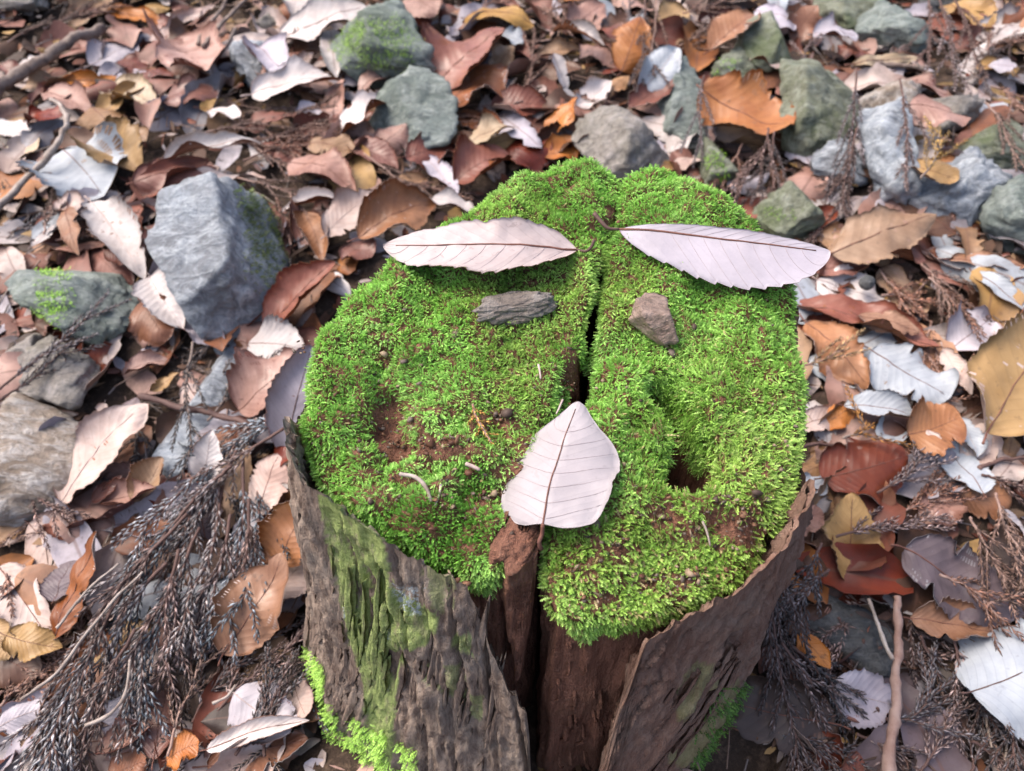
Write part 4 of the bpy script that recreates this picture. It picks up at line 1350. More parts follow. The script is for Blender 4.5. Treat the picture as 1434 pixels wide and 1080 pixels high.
 (1112, 600, 1190, 582, .34, T_, 'pinkw', 'pink white leaf touching the moss below the torn leaf', {}),
 (1150, 596, 1196, 572, .5, 'oval', 'orange', 'orange torn leaf scrap between two pale leaves', {}),
 (1272, 606, 1346, 586, .78, 'round', 'orange', 'bright orange leaf scrap with dark speckles', dict(hb=.03, ht=.03)),
 (1152, 668, 1272, 636, .56, 'oval', 'rust', 'large speckled rust leaf with rounded end', dict(phi=-.5, hb=.028, ht=.028, teeth=0, nv=50)),
 (1118, 672, 1158, 690, .75, 'oval', 'bluew', 'small bluish grey leaf beneath the speckled rust leaf', {}),
 (1132, 722, 1150, 688, .8, 'oval', 'grey', 'small grey leaf beside the speckled rust leaf', {}),
 (1228, 614, 1268, 594, .6, 'oval', 'bluew', 'small bluish white leaf between the two orange scraps', {}),
 (1330, 484, 1394, 446, .66, T_, 'lav', 'lavender white leaf with curled wavy rim', dict(phi=.7)),
 (1322, 486, 1360, 556, .28, T_, 'pinkw', 'slim pale leaf edge beside the big yellow leaf', dict(roll=30)),
 (1392, 610, 1482, 428, .40, T_, 'yellow', 'big smooth yellow tan leaf', dict(dmg=.15, phi=.35, hb=.03, ht=.04, teeth=18, wave=.006)),
 (1364, 384, 1440, 440, .30, T_, 'bluew', 'slim bluish white leaf above the big yellow leaf', {}),
 (1330, 366, 1440, 372, .24, T_, 'tanor', 'brown orange leaf strip above the slim bluish leaf', {}),
 (1376, 690, 1330, 616, .50, T_, 'bluew', 'bluish grey leaf below the speckled orange scrap', dict(hb=.03)),
 (1346, 700, 1416, 690, .64, 'round', 'tanor', 'rounded orange brown leaf beneath the bluish grey leaf', {}),
 (1166, 712, 1218, 706, .95, 'round', 'tan', 'round tan leaf with upright stalk', dict(stalk=.5)),
 (1340, 585, 1368, 640, .5, 'oval', 'bluew', 'pale leaf tucked under the big yellow leaf', {}),
 (1100, 735, 1152, 716, .62, 'oval', 'pinktan', 'tan leaf wedged between bark and cedar twigs', {}),
 (1188, 816, 1196, 690, .56, T_, 'ochre', 'long ochre leaf hanging into the dark hollow', dict(hb=.01, ht=.035)),
 (1208, 790, 1250, 826, .5, T_, 'rustor', 'small orange brown leaf beside the long ochre leaf', {}),
 (1262, 772, 1438, 858, .46, T_, 'purple', 'large dusky purple leaf crossed by brown cedar twigs', dict(phi=-.3, hb=.03, ht=.03)),
 (1250, 790, 1340, 815, .25, T_, 'rustor', 'rust leaf edge beneath the large dusky purple leaf', dict(hb=.015, ht=.015)),
 (1272, 864, 1404, 890, .34, T_, 'tanor', 'orange tan leaf under the large dusky purple leaf', dict(phi=.8)),
 (1356, 968, 1494, 916, .70, 'oval', 'bluew', 'large bluish white leaf with dark midrib over cedar twigs', dict(phi=-.25, hb=.035, ht=.035, rib=M_RIBD)),
 (1164, 966, 1260, 992, .58, T_, 'lav', 'crumpled mauve grey leaf under the reddish stick', dict(wave=.035)),
 (1118, 886, 1164, 936, .42, T_, 'orange', 'orange leaf standing in the dark hollow', dict(ht=.03)),
 (1290, 850, 1330, 880, .5, T_, 'brown', 'dull brown leaf under the orange tan leaf', {}),
 (1320, 640, 1295, 605, .4, T_, 'pinkw', 'pale leaf beneath the speckled orange scrap', {}),
 (1400, 715, 1440, 760, .5, 'oval', 'grey', 'grey leaf behind brown cedar twigs', {}),
 (1290, 735, 1345, 690, .5, 'oval', 'pinktan', 'tan leaf crossed by thin dark twigs', {}),
]
for (bx, by, tx, ty, w, sh, colr, lab, kw) in LEAVES:
    leaf(bx, by, tx, ty, w, sh, colr, lab, **kw)
NHAND = len(LEAVES) + 3

# --- more of the litter in between: lower and duller leaves that only their place tells apart
WORDS = {'rust': 'dark rust', 'brown': 'dull brown', 'pinkbr': 'pinkish brown', 'tan': 'tan', 'lav': 'mauve grey', 'rustor': 'rust orange', 'pinktan': 'salmon tan', 'dark': 'blackish', 'pinkw': 'pale pink', 'ochre': 'ochre', 'white': 'white', 'purple': 'dusky purple'}
PICK = ['rust'] * 3 + ['brown'] * 3 + ['pinkbr'] * 5 + ['tan'] * 4 + ['lav'] * 5 + ['rustor'] * 3 + ['pinktan'] * 3 + ['dark'] * 1 + ['pinkw'] * 6 + ['ochre'] * 2 + ['white'] * 3 + ['purple']
g_ = np.random.default_rng(77)
STUMP_POLY = [(405, 575), (450, 440), (560, 350), (690, 255), (830, 215), (960, 225), (1120, 380), (1135, 640), (1090, 780), (1080, 1100), (440, 1100), (400, 640)]
cells, n_fill = [], 0
for _ in range(6000):
    if n_fill >= 134:
        break
    px, py = g_.uniform(-40, 1474), g_.uniform(-25, 1090) 
    if inside_poly(np.array([[px, py]]), STUMP_POLY)[0]:
        continue
    rad = 34 + 26 * (py / 1080)
    if any((px - a) ** 2 + (py - b) ** 2 < rad * rad for a, b in cells):
        continue
    cells.append((px, py))
    P = G(px, py, .008)
    ang = g_.uniform(0, 6.283)
    Lm = g_.uniform(.035, .085)
    d = np.array([math.cos(ang), math.sin(ang), 0]) * Lm / 2
    a, b = P - d, P + d
    pa, pb = project(np.vstack([a, b]))
    colr = PICK[g_.integers(len(PICK))]
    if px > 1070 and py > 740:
        colr = ('brown', 'rust', 'dark', 'purple', 'pinkbr')[g_.integers(5)]  # only dark leaf colours here: the hollow's shade is put into the colour
    where = 'on the bank behind the stump' if py < 330 else ('between stump and pale rocks' if px < 450 and py < 700 else ('around the cedar bundle' if px < 450 else 'on the litter opposite the big rock'))
    leaf(pa[0], pa[1], pb[0], pb[1], g_.uniform(.32, .55), ('long', 'oval', 'oval', 'round')[g_.integers(4)], colr,
         '%s leaf half buried in litter %s' % (WORDS[colr], where), group='half buried leaves ' + where, hb=g_.uniform(.003, .012), ht=g_.uniform(.003, .014), nv=28, nu=7, teeth=9,
         phi=g_.uniform(-.8, 1.2), wave=g_.uniform(.01, .035))
    n_fill += 1

# --- uncounted rest: broken leaf bits, needles and crumbs on the soil
def litter_mass():
    g = np.random.default_rng(5)
    V, F4, C = [], [], []
    pal = [LC[k2][0] for k2 in ('rust', 'brown', 'pinkbr', 'tan', 'rustor', 'pinktan', 'dark', 'lav', 'dark', 'brown', 'brown', 'pinkw', 'ochre')]
    n = 22000
    x, y = g.uniform(-1.25, 1.35, n), g.uniform(-.42, 1.75, n) ** 1.0
    far = 9000                                          # coarser scraps further off
    x, y = np.concatenate([x, g.uniform(-3.2, 3.2, far)]), np.concatenate([y, g.uniform(-1.6, 5.0, far)])
    away = np.arange(n + far) >= n
    keep = (np.hypot(x - AX, y - AY) > .12) & ~(away & (np.abs(x - .05) < 1.2) & (np.abs(y - .6) < 1.1))
    away = away[keep]
    x, y = x[keep], y[keep]
    n = len(x)
    z = h_ground(x, y) + g.uniform(-.002, .010, n)
    P = np.stack([x, y, z], -1)
    ang, L, w = g.uniform(0, 6.283, n), g.uniform(.006, .030, n), g.uniform(.12, .7, n)
    big = (g.random(n) < .16) & ~away
    L[away] = g.uniform(.05, .12, away.sum())
    w[away] = g.uniform(.4, .7, away.sum())
    L[big] *= 1.8
    t = np.stack([np.cos(ang), np.sin(ang), .16 * np.sin(ang) + g.normal(0, .22, n)], -1)
    t = unit(t)
    nr = unit(np.array([0, -.16, 1.0]) + g.normal(0, .30, (n, 3)))
    s = unit(np.cross(t, nr))
    nr = np.cross(s, t)
    curl = g.uniform(-.5, .6, n)
    prof_ = [(.0, .12), (.3, .9), (.65, .85), (1.0, .08)]
    rows = []
    for v, pw in prof_:
        for u in (-1, 0, 1):
            jw = pw * w * L / 2 * g.uniform(.7, 1.15, n)
            rows.append(P + t * ((v - .5) * L)[:, None] + s * (u * jw)[:, None] + nr * (curl * jw * abs(u) + .25 * curl * L * (v - .5) ** 2)[:, None])
    vv = np.stack(rows, 1).reshape(-1, 3)
    f = grid_faces(4, 3)
    ff = ((np.arange(n) * 12)[:, None, None] + f[None]).reshape(-1, 4)
    cc = np.array(pal)[g.integers(len(pal), size=n)] * g.uniform(.6, 1.15, (n, 1))
    me = mesh('leaf_litter', vv, ff, [M_LITTER], col=np.repeat(cc, 12, 0))
    link('leaf_litter', me, kind='stuff', label='broken brown leaf scraps covering the soil', category='litter')
litter_mass()

def under_leaves(n=1900):
    """the whole leaves past those picked out above: the matted carpet between and beneath them"""
    g = np.random.default_rng(88)
    V, F, C = [], [], []
    off = 0
    nv, nu = 16, 7
    gf = grid_faces(nv, nu)
    keys = ['white'] * 8 + ['pinkw'] * 11 + ['lav'] * 8 + ['bluew'] * 2 + ['pinktan'] * 7 + ['pinkbr'] * 8 + ['tan'] * 5 + ['tanor'] * 4 + ['rustor'] * 6 + ['rust'] * 6 + ['brown'] * 4 + ['ochre'] * 2 + ['orange'] * 1 + ['red'] * 2 + ['grey'] * 3
    VV, UU = np.meshgrid(np.linspace(.004, .998, nv), np.linspace(-1, 1, nu), indexing='ij')
    for k in range(n):
        x, y = g.uniform(-1.15, 1.25), g.uniform(-.42, 1.55)
        if math.hypot(x - AX, y - AY) < .185:
            continue
        dusk = (x > .14 and y < .02) or (x < -.1 and y < -.05 and g.random() < .35)  # darker leaf colours stand in for the hollow's shade; some by the bundle too
        a = g.uniform(0, 6.283)
        L = g.uniform(.05, .115)
        z = float(h_ground(x, y)) + g.uniform(.001, .012)
        t = np.array([math.cos(a), math.sin(a), .16 * math.sin(a) + g.normal(0, .10)])
        A, B = np.array([x, y, z]) - t * L / 2, np.array([x, y, z]) + t * L / 2
        nr = unit(np.array([0, -.16, 1.0]) + g.normal(0, .16, 3))
        f, *_ = leaf_surface(A, B, nr, g.uniform(.36, .66), ('long', 'long', 'oval', 'ovate')[g.integers(4)], g.uniform(-.8, 1.4), g.uniform(-.05, .12), g.uniform(-.6, .6), 0.0, 8, g.uniform(.01, .03), 9000 + k)
        V.append(f(UU, VV).reshape(-1, 3))
        F.append(gf + off)
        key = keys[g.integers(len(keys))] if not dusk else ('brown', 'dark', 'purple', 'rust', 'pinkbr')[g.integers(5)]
        c0, c1 = np.array(LC[key][0]), np.array(LC[key][1])
        mixv = sstep(-.3, .5, vnoise(V[-1], 40, k))[:, None]
        C.append((c0 * (1 - mixv) + c1 * mixv) * g.uniform(.75, 1.1))
        off += nv * nu
    link('leaf_carpet', mesh('leaf_carpet', np.vstack(V), np.vstack(F), [M_CARPET], col=np.vstack(C), uv=np.tile(np.stack([(UU.ravel() + 1) / 2, VV.ravel()], -1), (len(V), 1))),
         kind='stuff', label='matted carpet of pale and brown fallen leaves under the others', category='litter')

def carpet_material():
    t = NT('leaf_carpet')
    tc = t.n('TexCoord')
    v = tc.outputs['Object']
    col = t.n('Attribute', attribute_name='tint').outputs['Color']
    uvs = t.n('SeparateXYZ', {0: tc.outputs['UV']})
    au = t.math('ABSOLUTE', t.math('SUBTRACT', t.math('MULTIPLY', uvs.outputs[0], 2.0), 1.0))
    rib = t.n('MapRange', {0: au, 1: 0.02, 2: .08, 3: .6, 4: 0.0}).outputs[0]
    col = t.mix(rib, col, (.12, .06, .045))
    col = t.mix(t.ramp(t.noise(v, 130, 3, .6), [(.62, 0), (.70, .4)]), col, (.05, .03, .022))
    nz = t.noise(v, 60, 5, .7)
    col = t.mix(t.ramp(nz, [(.35, .35), (.55, 0)]), col, (.06, .035, .025))
    t.bump(nz, .6, .0015)
    return t.finish(col, .55, .35)
M_CARPET = carpet_material()
under_leaves()

def needle_fall():
    g = np.random.default_rng(15)
    n = 9000
    x, y = g.uniform(-1.2, 1.3, n), g.uniform(-.42, 1.7, n)
    k2 = (np.hypot(x - AX, y - AY) > .17) & (vnoise(np.stack([x, y, 0 * x], -1), 9, 4) > -.45)
    x, y = x[k2], y[k2]
    n = len(x)
    P = np.stack([x, y, h_ground(x, y) + g.uniform(.002, .014, n)], -1)
    a = vnoise(P, 5, 7) * 4 + g.normal(0, .7, n)
    L = g.uniform(.008, .040, n)
    t = unit(np.stack([np.cos(a), np.sin(a), .16 * np.sin(a) + g.normal(0, .15, n)], -1))
    s = unit(np.cross(t, [0, 0, 1.0]))
    u = np.cross(s, t)
    w = g.uniform(.0004, .0011, n)
    bow = g.normal(0, .12, n)
    rows = []
    for v in (-.5, 0, .5):
        c = P + t * (v * L)[:, None] + s * (bow * L * (.25 - v * v))[:, None]
        for q in range(3):
            rows.append(c + (s * math.cos(q * 2.094) + u * math.sin(q * 2.094)) * w[:, None])
    vv = np.stack(rows, 1).reshape(-1, 3)
    ff = ((np.arange(n) * 9)[:, None, None] + grid_faces(3, 3, True)[None]).reshape(-1, 4)
    pal = np.array([(.14, .085, .065), (.20, .13, .10), (.09, .06, .05), (.25, .20, .17), (.12, .10, .10)])
    link('needle_litter', mesh('needle_litter', vv, ff, [M_NEEDLE], col=np.repeat(pal[g.integers(5, size=n)] * g.uniform(.6, 1.3, (n, 1)), 9, 0)), kind='stuff', label='dry brown needles and stalks strewn over the soil', category='litter')
needle_fall()
# ------------------------------------------------------------------ dead cedar twigs
def needle_mesh(paths, cols, g, Ls=(.0065, .0105), step=.0013, spread=(.35, .70)):
    V, F, C = [], [], []
    off = 0
    for path, colr, scale in paths:
        seg = np.linalg.norm(np.diff(path, axis=0), axis=1)
        d = np.concatenate([[0], np.cumsum(seg)])
        n = max(int(d[-1] / step), 4)
        s = np.linspace(.02, 1, n) * d[-1]
        p = np.stack([np.interp(s, d, path[:, k]) for k in range(3)], -1)
        t = unit(np.gradient(p, axis=0))
        e1 = unit(np.cross(t, [.1, .2, .97]))
        e2 = np.cross(t, e1)
        a = np.arange(n) * 2.4 + g.uniform(0, 6)
        rad = e1 * np.cos(a)[:, None] + e2 * np.sin(a)[:, None]
        al = g.uniform(*spread, n)[:, None]
        fade = (.55 + .45 * np.minimum(1, (d[-1] - s) / .012))
        L = (g.uniform(*Ls, n) * fade * scale)[:, None]
        dr = t * np.cos(al) + rad * np.sin(al)
        mid = p + dr * L * .45
        tip = p + dr * L * .75 + (t * .9 + rad * .1) * L * .25
        sd_ = unit(np.cross(dr, rad))
        up = np.cross(sd_, dr)
        w = .00085 * scale
        ring = [mid + sd_ * w, mid - sd_ * w * .5 + up * w * .85, mid - sd_ * w * .5 - up * w * .85]
        v = np.stack([p, ring[0], ring[1], ring[2], tip], 1).reshape(-1, 3)
        tri = np.array([[0, 2, 1], [0, 3, 2], [0, 1, 3], [4, 1, 2], [4, 2, 3], [4, 3, 1]])
        F.append((off + np.arange(n) * 5)[:, None, None] + tri[None])
        V.append(v)
        c = np.array(colr)[None] * np.exp(g.normal(-.05, .38, (n, 1)))
        C.append(np.repeat(c, 5, 0))
        off += n * 5
    return np.vstack(V), np.concatenate([f.reshape(-1, 3) for f in F]), np.vstack(C)

STEMS = {'grey': M_RIBD, 'brown': M_TWIGR, 'mauve': M_RIBD, 'dark': M_TWIG, 'tan': M_TWIGR}
NCOL = {'grey': (.185, .19, .205), 'brown': (.155, .090, .068), 'mauve': (.155, .125, .124), 'dark': (.055, .050, .052), 'tan': (.34, .20, .095), 'gold': (.42, .22, .06)}
NTW = [0]

def cedar(pxs, lifts, kind, label, sides=5, side_len=.045, group=None, scale=1.0, side_ang=.55, step=.0015):
    """a dead cedar twig along photo pixels pxs lying lifts metres above the ground, with side shoots"""
    k = NTW[0]
    NTW[0] += 1
    g = np.random.default_rng(5000 + k)
    lf = np.linspace(lifts[0], lifts[1], len(pxs))
    P = np.array([G(x, y, h) for (x, y), h in zip(pxs, lf)])
    path = smooth_path(P, 26)
    path = path + np.cumsum(g.normal(0, .0005, path.shape), 0)
    c = path[0].copy()
    tv, tf = tube(path, np.linspace(.0013, .0006, 26) * scale, 5)
    o = link('cedar_twig', mesh('cedar_twig', tv - c, tf, [STEMS.get(kind, M_TWIG)]), None, c, label=label, category='twig')
    if group:
        o['group'] = group
    tone = g.uniform(.55, 1.35) * (1 + g.uniform(-.25, .35) * np.array([1.0, .35, 0.0]))
    allp = [(path[3:], tuple(np.array(NCOL[kind]) * tone), scale)]
    for j in range(sides):
        i = int(3 + (j + .5) / sides * 19)
        t = unit(path[min(i + 1, 25)] - path[i - 1])
        sd_ = unit(np.cross(t, [0, 0, 1])) * (1 if j % 2 else -1)
        a = side_ang * g.uniform(.6, 1.3)
        d0 = unit(t * math.cos(a) + sd_ * math.sin(a) + np.array([0, 0, g.uniform(-.15, .12)]))
        ln = side_len * g.uniform(.6, 1.25) * (1 - .45 * i / 25)
        q = np.linspace(0, 1, 10)[:, None]
        sp = path[i] + d0 * ln * q + t * ln * .35 * q ** 2 + np.array([0, 0, -1]) * ln * .12 * q ** 2
        sp[:, 2] = np.maximum(sp[:, 2], h_ground(sp[:, 0], sp[:, 1]) + .003)
        tv, tf = tube(sp, np.linspace(.0008, .0004, 10) * scale, 4)
        link('side_shoot', mesh('side_shoot', tv - c, tf, [STEMS.get(kind, M_TWIG)]), o)
        allp.append((sp, tuple(np.array(NCOL[kind]) * tone * g.uniform(.7, 1.3)), scale * .9))
    nv, nf, nc = needle_mesh(allp, None, g, step=step)
    nd = link('needles', mesh('needles', nv - c, nf, [M_NEEDLE], smooth=False, col=nc), o)
    nd['kind'] = 'stuff'
    return o

BUN = 'grey cedar twigs in the dense bundle'
g_ = np.random.default_rng(31)
bundle = [
 [(398, 598), (310, 650), (255, 740), (215, 810)], [(330, 630), (262, 740), (240, 830), (248, 935)], [(290, 690), (200, 790), (140, 880), (110, 960)],
 [(262, 720), (160, 835), (95, 955), (70, 1085)], [(340, 640), (338, 740), (318, 830), (296, 880)], [(360, 650), (362, 740), (340, 820), (322, 860)],
 [(250, 770), (232, 850), (236, 930), (220, 985)], [(170, 830), (125, 930), (106, 1010), (100, 1085)], [(312, 680), (300, 770), (262, 850), (255, 905)],
 [(232, 790), (180, 850), (150, 930), (150, 1010)], [(280, 740), (245, 830), (195, 905), (170, 985)], [(150, 870), (105, 960), (60, 1010), (40, 1085)],
 [(325, 720), (310, 800), (285, 850), (270, 940)], [(210, 860), (190, 920), (180, 980), (185, 1040)], [(120, 930), (85, 1000), (70, 1050), (66, 1095)],
 [(350, 700), (345, 780), (325, 840), (300, 905)], [(272, 700), (215, 770), (190, 830), (160, 880)], [(300, 640), (240, 700), (200, 745), (190, 800)],
 [(190, 880), (140, 960), (120, 1040), (115, 1090)], [(246, 830), (215, 900), (205, 960), (215, 1010)],
]
for _ in range(4):
    x0_ = g_.uniform(90, 360)
    y0_ = 1085 - (x0_ - 40) * 1.45 + g_.uniform(-60, 60)
    a_ = g_.normal(2.05, .28)
    ln_ = g_.uniform(110, 190)
    bundle.append([(x0_ + math.cos(a_ + b_) * ln_ * r_, y0_ + math.sin(a_ + b_) * ln_ * r_) for r_, b_ in ((-.5, .2), (-.15, .1), (.2, 0), (.5, -.15))])
for i, pth in enumerate(bundle):
    lab = 'dead grey cedar twig in the dense drooping bundle beside the stump'
    lab = lab if i % 3 else 'dead mauve brown cedar twig mixed into the dense drooping bundle beside the stump'
    cedar(pth, (.055 - .012 * (i % 3), .022 + .010 * (i % 3)), 'grey' if i % 3 else 'mauve', lab, 6, .046, BUN, g_.uniform(1.0, 1.35), .5, .0019)
others = [
 ([(300, 1000), (340, 950), (390, 915), (432, 868)], 'mauve', 'dull mauve cedar twig reaching towards the bark foot', 6, (.02, .03)),
 ([(270, 1010), (300, 960), (350, 920), (390, 880)], 'mauve', 'dull mauve cedar twig below the big orange brown leaf', 6, (.02, .02)),
 ([(235, 1060), (250, 1000), (268, 950), (282, 908)], 'brown', 'reddish brown cedar twig lying on the narrow pinkish leaf', 4, (.03, .03)),
 ([(330, 1060), (360, 1010), (380, 960), (395, 940)], 'mauve', 'short cedar twig crossing the lavender white oval leaf', 5, (.03, .03)),
 ([(370, 1060), (372, 1020), (385, 985), (410, 960)], 'mauve', 'cedar twig curving up at the foot of the bark', 5, (.03, .03)),
 ([(0, 960), (40, 940), (70, 920), (95, 905)], 'brown', 'brown cedar twig beyond the ochre leaves', 6, (.01, .01)),
 ([(-10, 1000), (30, 965), (60, 945), (90, 935)], 'brown', 'dusty brown cedar twig under the grey bundle', 6, (.01, .01)),
 ([(0, 545), (50, 505), (110, 460), (160, 410)], 'mauve', 'grey feathery twig lying across the moss patched stone', 4, (.045, .05)),
 ([(0, 560), (40, 530), (70, 500), (110, 470)], 'mauve', 'grey twig lying across the flat grey brown stone', 4, (.04, .04)),
 ([(0, 655), (50, 690), (80, 710), (110, 730)], 'mauve', 'grey twig at the foot of the pale brown rock', 5, (.03, .03)),
 ([(270, 480), (262, 550), (270, 620), (255, 680)], 'dark', 'dark twig hanging over the slate blue slab', 4, (.045, .03)),
 ([(290, 590), (330, 545), (350, 520), (365, 500)], 'dark', 'blackish feathery twig beside the salmon tan leaf', 4, (.03, .03)),
 # brown mass on the bank
 ([(270, 190), (340, 175), (420, 155), (490, 125)], 'brown', 'brown cedar twig lying on the bank above the narrow white leaf', 9, (.025, .02)),
 ([(300, 205), (370, 195), (430, 175), (480, 160)], 'brown', 'brown cedar twig beneath the mottled tan leaf', 9, (.02, .015)),
 ([(340, 225), (400, 205), (450, 190), (500, 185)], 'brown', 'second brown cedar twig under the tan folded leaf', 7, (.015, .015)),
 ([(510, 215), (560, 250), (610, 262), (660, 275)], 'brown', 'brown cedar twig running to the back rim of the stump', 7, (.02, .02)),
 ([(520, 265), (570, 262), (620, 268), (650, 262)], 'brown', 'brown cedar twig beside the slim lavender leaf', 6, (.015, .015)),
 ([(330, 250), (380, 262), (430, 275), (480, 270)], 'brown', 'brown cedar twig behind the large blue grey rock', 7, (.02, .02)),
 ([(60, 40), (100, 25), (140, 15), (180, -10)], 'brown', 'reddish cedar twig above the thick branch', 7, (.02, .02)),
 ([(10, 60), (50, 40), (90, 30), (130, 5)], 'brown', 'faded reddish cedar twig over the thick branch end', 7, (.02, .02)),
 ([(20, 270), (40, 250), (60, 235), (80, 230)], 'mauve', 'short grey twig under the bent pale twig', 5, (.01, .01)),
 ([(0, 330), (30, 320), (60, 305), (90, 300)], 'mauve', 'mauve cedar twig below the bent pale twig', 6, (.01, .01)),
 # behind the stump
 ([(725, 140), (740, 110), (745, 80), (750, 40)], 'brown', 'brown cedar stem rising behind the wet rust leaf', 6, (.02, .03)),
 ([(670, 20), (690, 5), (720, -5), (760, -10)], 'brown', 'brown cedar twig above the ochre arched leaf', 6, (.02, .02)),
 ([(905, 0), (902, 45), (898, 85), (890, 125)], 'mauve', 'dark mauve cedar stem hanging above the flat topped rock', 5, (.045, .035)),
 ([(922, -8), (915, 40), (908, 80), (912, 110)], 'brown', 'brown cedar stem beside the bluish white leaf', 5, (.05, .04)),
 ([(855, 90), (870, 70), (880, 30), (884, -5)], 'mauve', 'mauve cedar stem behind the upright orange leaf', 6, (.02, .03)),
 ([(955, 20), (985, 15), (1010, 5), (1040, -6)], 'brown', 'brown cedar twig above the orange wavy leaf', 8, (.03, .03)),
 ([(950, 65), (975, 50), (1000, 35), (1030, 20)], 'brown', 'brown cedar twig beneath the orange wavy leaf', 8, (.02, .02)),
 ([(760, 20), (780, 10), (800, 5), (830, -5)], 'brown', 'brown cedar twig above the rosy tan leaf', 6, (.02, .02)),
 # rocks side
 ([(986, 105), (982, 145), (984, 185), (988, 225)], 'mauve', 'mauve cedar twig hanging under the orange saddle leaf', 4, (.07, .03)),
 ([(1075, 180), (1065, 215), (1042, 245), (1020, 278)], 'mauve', 'feathery cedar twig fanning out below the orange saddle leaf', 7, (.06, .02)),
 ([(1085, 185), (1080, 220), (1065, 250), (1050, 285)], 'mauve', 'cedar twig fan behind the stump edge', 6, (.055, .02)),
 ([(1040, 200), (1020, 230), (1000, 255), (985, 275)], 'brown', 'brown cedar twig between stump and small mossy stone', 6, (.03, .01)),
 ([(1198, 95), (1196, 160), (1188, 230), (1170, 320)], 'mauve', 'long cedar twig hanging along the tall blue grey rock', 9, (.09, .02)),
 ([(1200, 180), (1192, 225), (1182, 270), (1190, 320)], 'mauve', 'cedar twig tuft in the gap beside the tall blue rock', 7, (.06, .02)),
 ([(1262, 110), (1270, 160), (1272, 210), (1276, 265)], 'mauve', 'thin cedar twig hanging on the other side of the tall rock', 4, (.08, .05)),
 ([(1300, -10), (1302, 25), (1300, 55), (1296, 95)], 'mauve', 'faded cedar twig hanging between flat stones', 4, (.09, .06)),
 ([(1312, -10), (1330, 40), (1336, 80), (1342, 130)], 'mauve', 'faded cedar twig with long drooping shoots', 5, (.09, .06)),
 ([(1330, -8), (1350, 40), (1362, 75), (1374, 110)], 'mauve', 'faded drooping cedar twig beside the ochre bent leaf', 5, (.09, .06)),
 ([(1382, 70), (1400, 60), (1425, 55), (1450, 50)], 'brown', 'brown cedar twig below the large white leaf', 7, (.04, .04)),
 ([(1380, 145), (1400, 170), (1415, 200), (1432, 235)], 'brown', 'reddish brown cedar twig beside the olive stone', 6, (.06, .05)),
 ([(1390, 120), (1410, 130), (1425, 150), (1445, 165)], 'brown', 'reddish cedar twig under the small pale leaf', 6, (.05, .05)),
 ([(1120, 140), (1128, 100), (1130, 70), (1150, 50)], 'mauve', 'mauve cedar twig lying on the olive brown rock', 4, (.06, .06)),
 ([(1290, 250), (1306, 225), (1310, 205), (1308, 180)], 'gold', 'golden scaly cedar sprig on the yellow ochre leaf', 5, (.075, .08)),
 ([(1300, 390), (1330, 410), (1350, 430), (1368, 450)], 'brown', 'tan tufted cedar twig above the wavy lavender leaf', 8, (.03, .03)),
 ([(1290, 370), (1310, 390), (1325, 420), (1340, 440)], 'brown', 'tan cedar tuft near the slim bluish leaf', 8, (.03, .03)),
 ([(1235, 380), (1255, 405), (1268, 430), (1285, 455)], 'brown', 'brown cedar twig beside the ragged white leaf', 6, (.02, .02)),
 # beside and below
 ([(1170, 752), (1220, 742), (1280, 738), (1335, 728)], 'mauve', 'cedar twig stretched across the long ochre leaf', 6, (.035, .035)),
 ([(1150, 760), (1140, 790), (1125, 830), (1105, 870)], 'mauve', 'mauve cedar twig beside the bark and the dark hollow', 6, (.04, .03)),
 ([(1160, 800), (1130, 820), (1105, 840), (1085, 870)], 'mauve', 'mauve cedar twig against the reddish bark', 6, (.035, .03)),
 ([(1075, 800), (1085, 880), (1100, 960), (1125, 1070)], 'mauve', 'long mauve cedar twig drooping along the bark', 9, (.05, .01)),
 ([(1080, 860), (1095, 940), (1110, 1010), (1120, 1085)], 'mauve', 'drooping cedar twig over the dark foot of the bark', 8, (.04, .01)),
 ([(1095, 900), (1130, 950), (1150, 1000), (1160, 1060)], 'mauve', 'drooping feathery cedar twig in the dark hollow', 8, (.04, .01)),
 ([(1110, 905), (1140, 930), (1165, 955), (1180, 985)], 'mauve', 'cedar twig lying on the dark damp rock', 5, (.03, .02)),
 ([(1085, 780), (1088, 830), (1082, 890), (1090, 950)], 'mauve', 'cedar twig hanging at the bark rim', 6, (.06, .03)),
 ([(1240, 1010), (1275, 1000), (1300, 975), (1310, 935)], 'mauve', 'cedar twig beside the reddish stick', 7, (.02, .03)),
 ([(1290, 890), (1310, 930), (1325, 970), (1320, 1020)], 'mauve', 'cedar twig drooping under the orange tan leaf', 6, (.03, .01)),
 ([(1335, 890), (1345, 940), (1340, 990), (1355, 1050)], 'mauve', 'cedar twig drooping behind the large bluish leaf', 6, (.03, .01)),
 ([(1290, 1080), (1310, 1040), (1325, 1000), (1345, 975)], 'mauve', 'grey cedar twig beneath the large bluish white leaf', 7, (.02, .02)),
 ([(1410, 1000), (1415, 1030), (1420, 1060), (1434, 1090)], 'mauve', 'cedar twig below the large bluish white leaf', 6, (.02, .02)),
 ([(1360, 1090), (1375, 1050), (1395, 1020), (1400, 1000)], 'mauve', 'grey cedar twig half under the bluish white leaf', 6, (.015, .015)),
 ([(1200, 1030), (1230, 1045), (1255, 1060), (1290, 1085)], 'mauve', 'cedar twig lying below the crumpled mauve leaf', 6, (.015, .015)),
 ([(1360, 725), (1385, 760), (1410, 795), (1440, 830)], 'brown', 'tan brown cedar twig over the dusky purple leaf', 8, (.05, .05)),
 ([(1395, 690), (1400, 730), (1420, 770), (1438, 800)], 'brown', 'tan brown cedar twig behind the dusky purple leaf', 7, (.045, .045)),
 ([(1316, 806), (1350, 825), (1380, 850), (1410, 880)], 'brown', 'rusty cedar twig lying on the dusky purple leaf', 5, (.045, .045)),
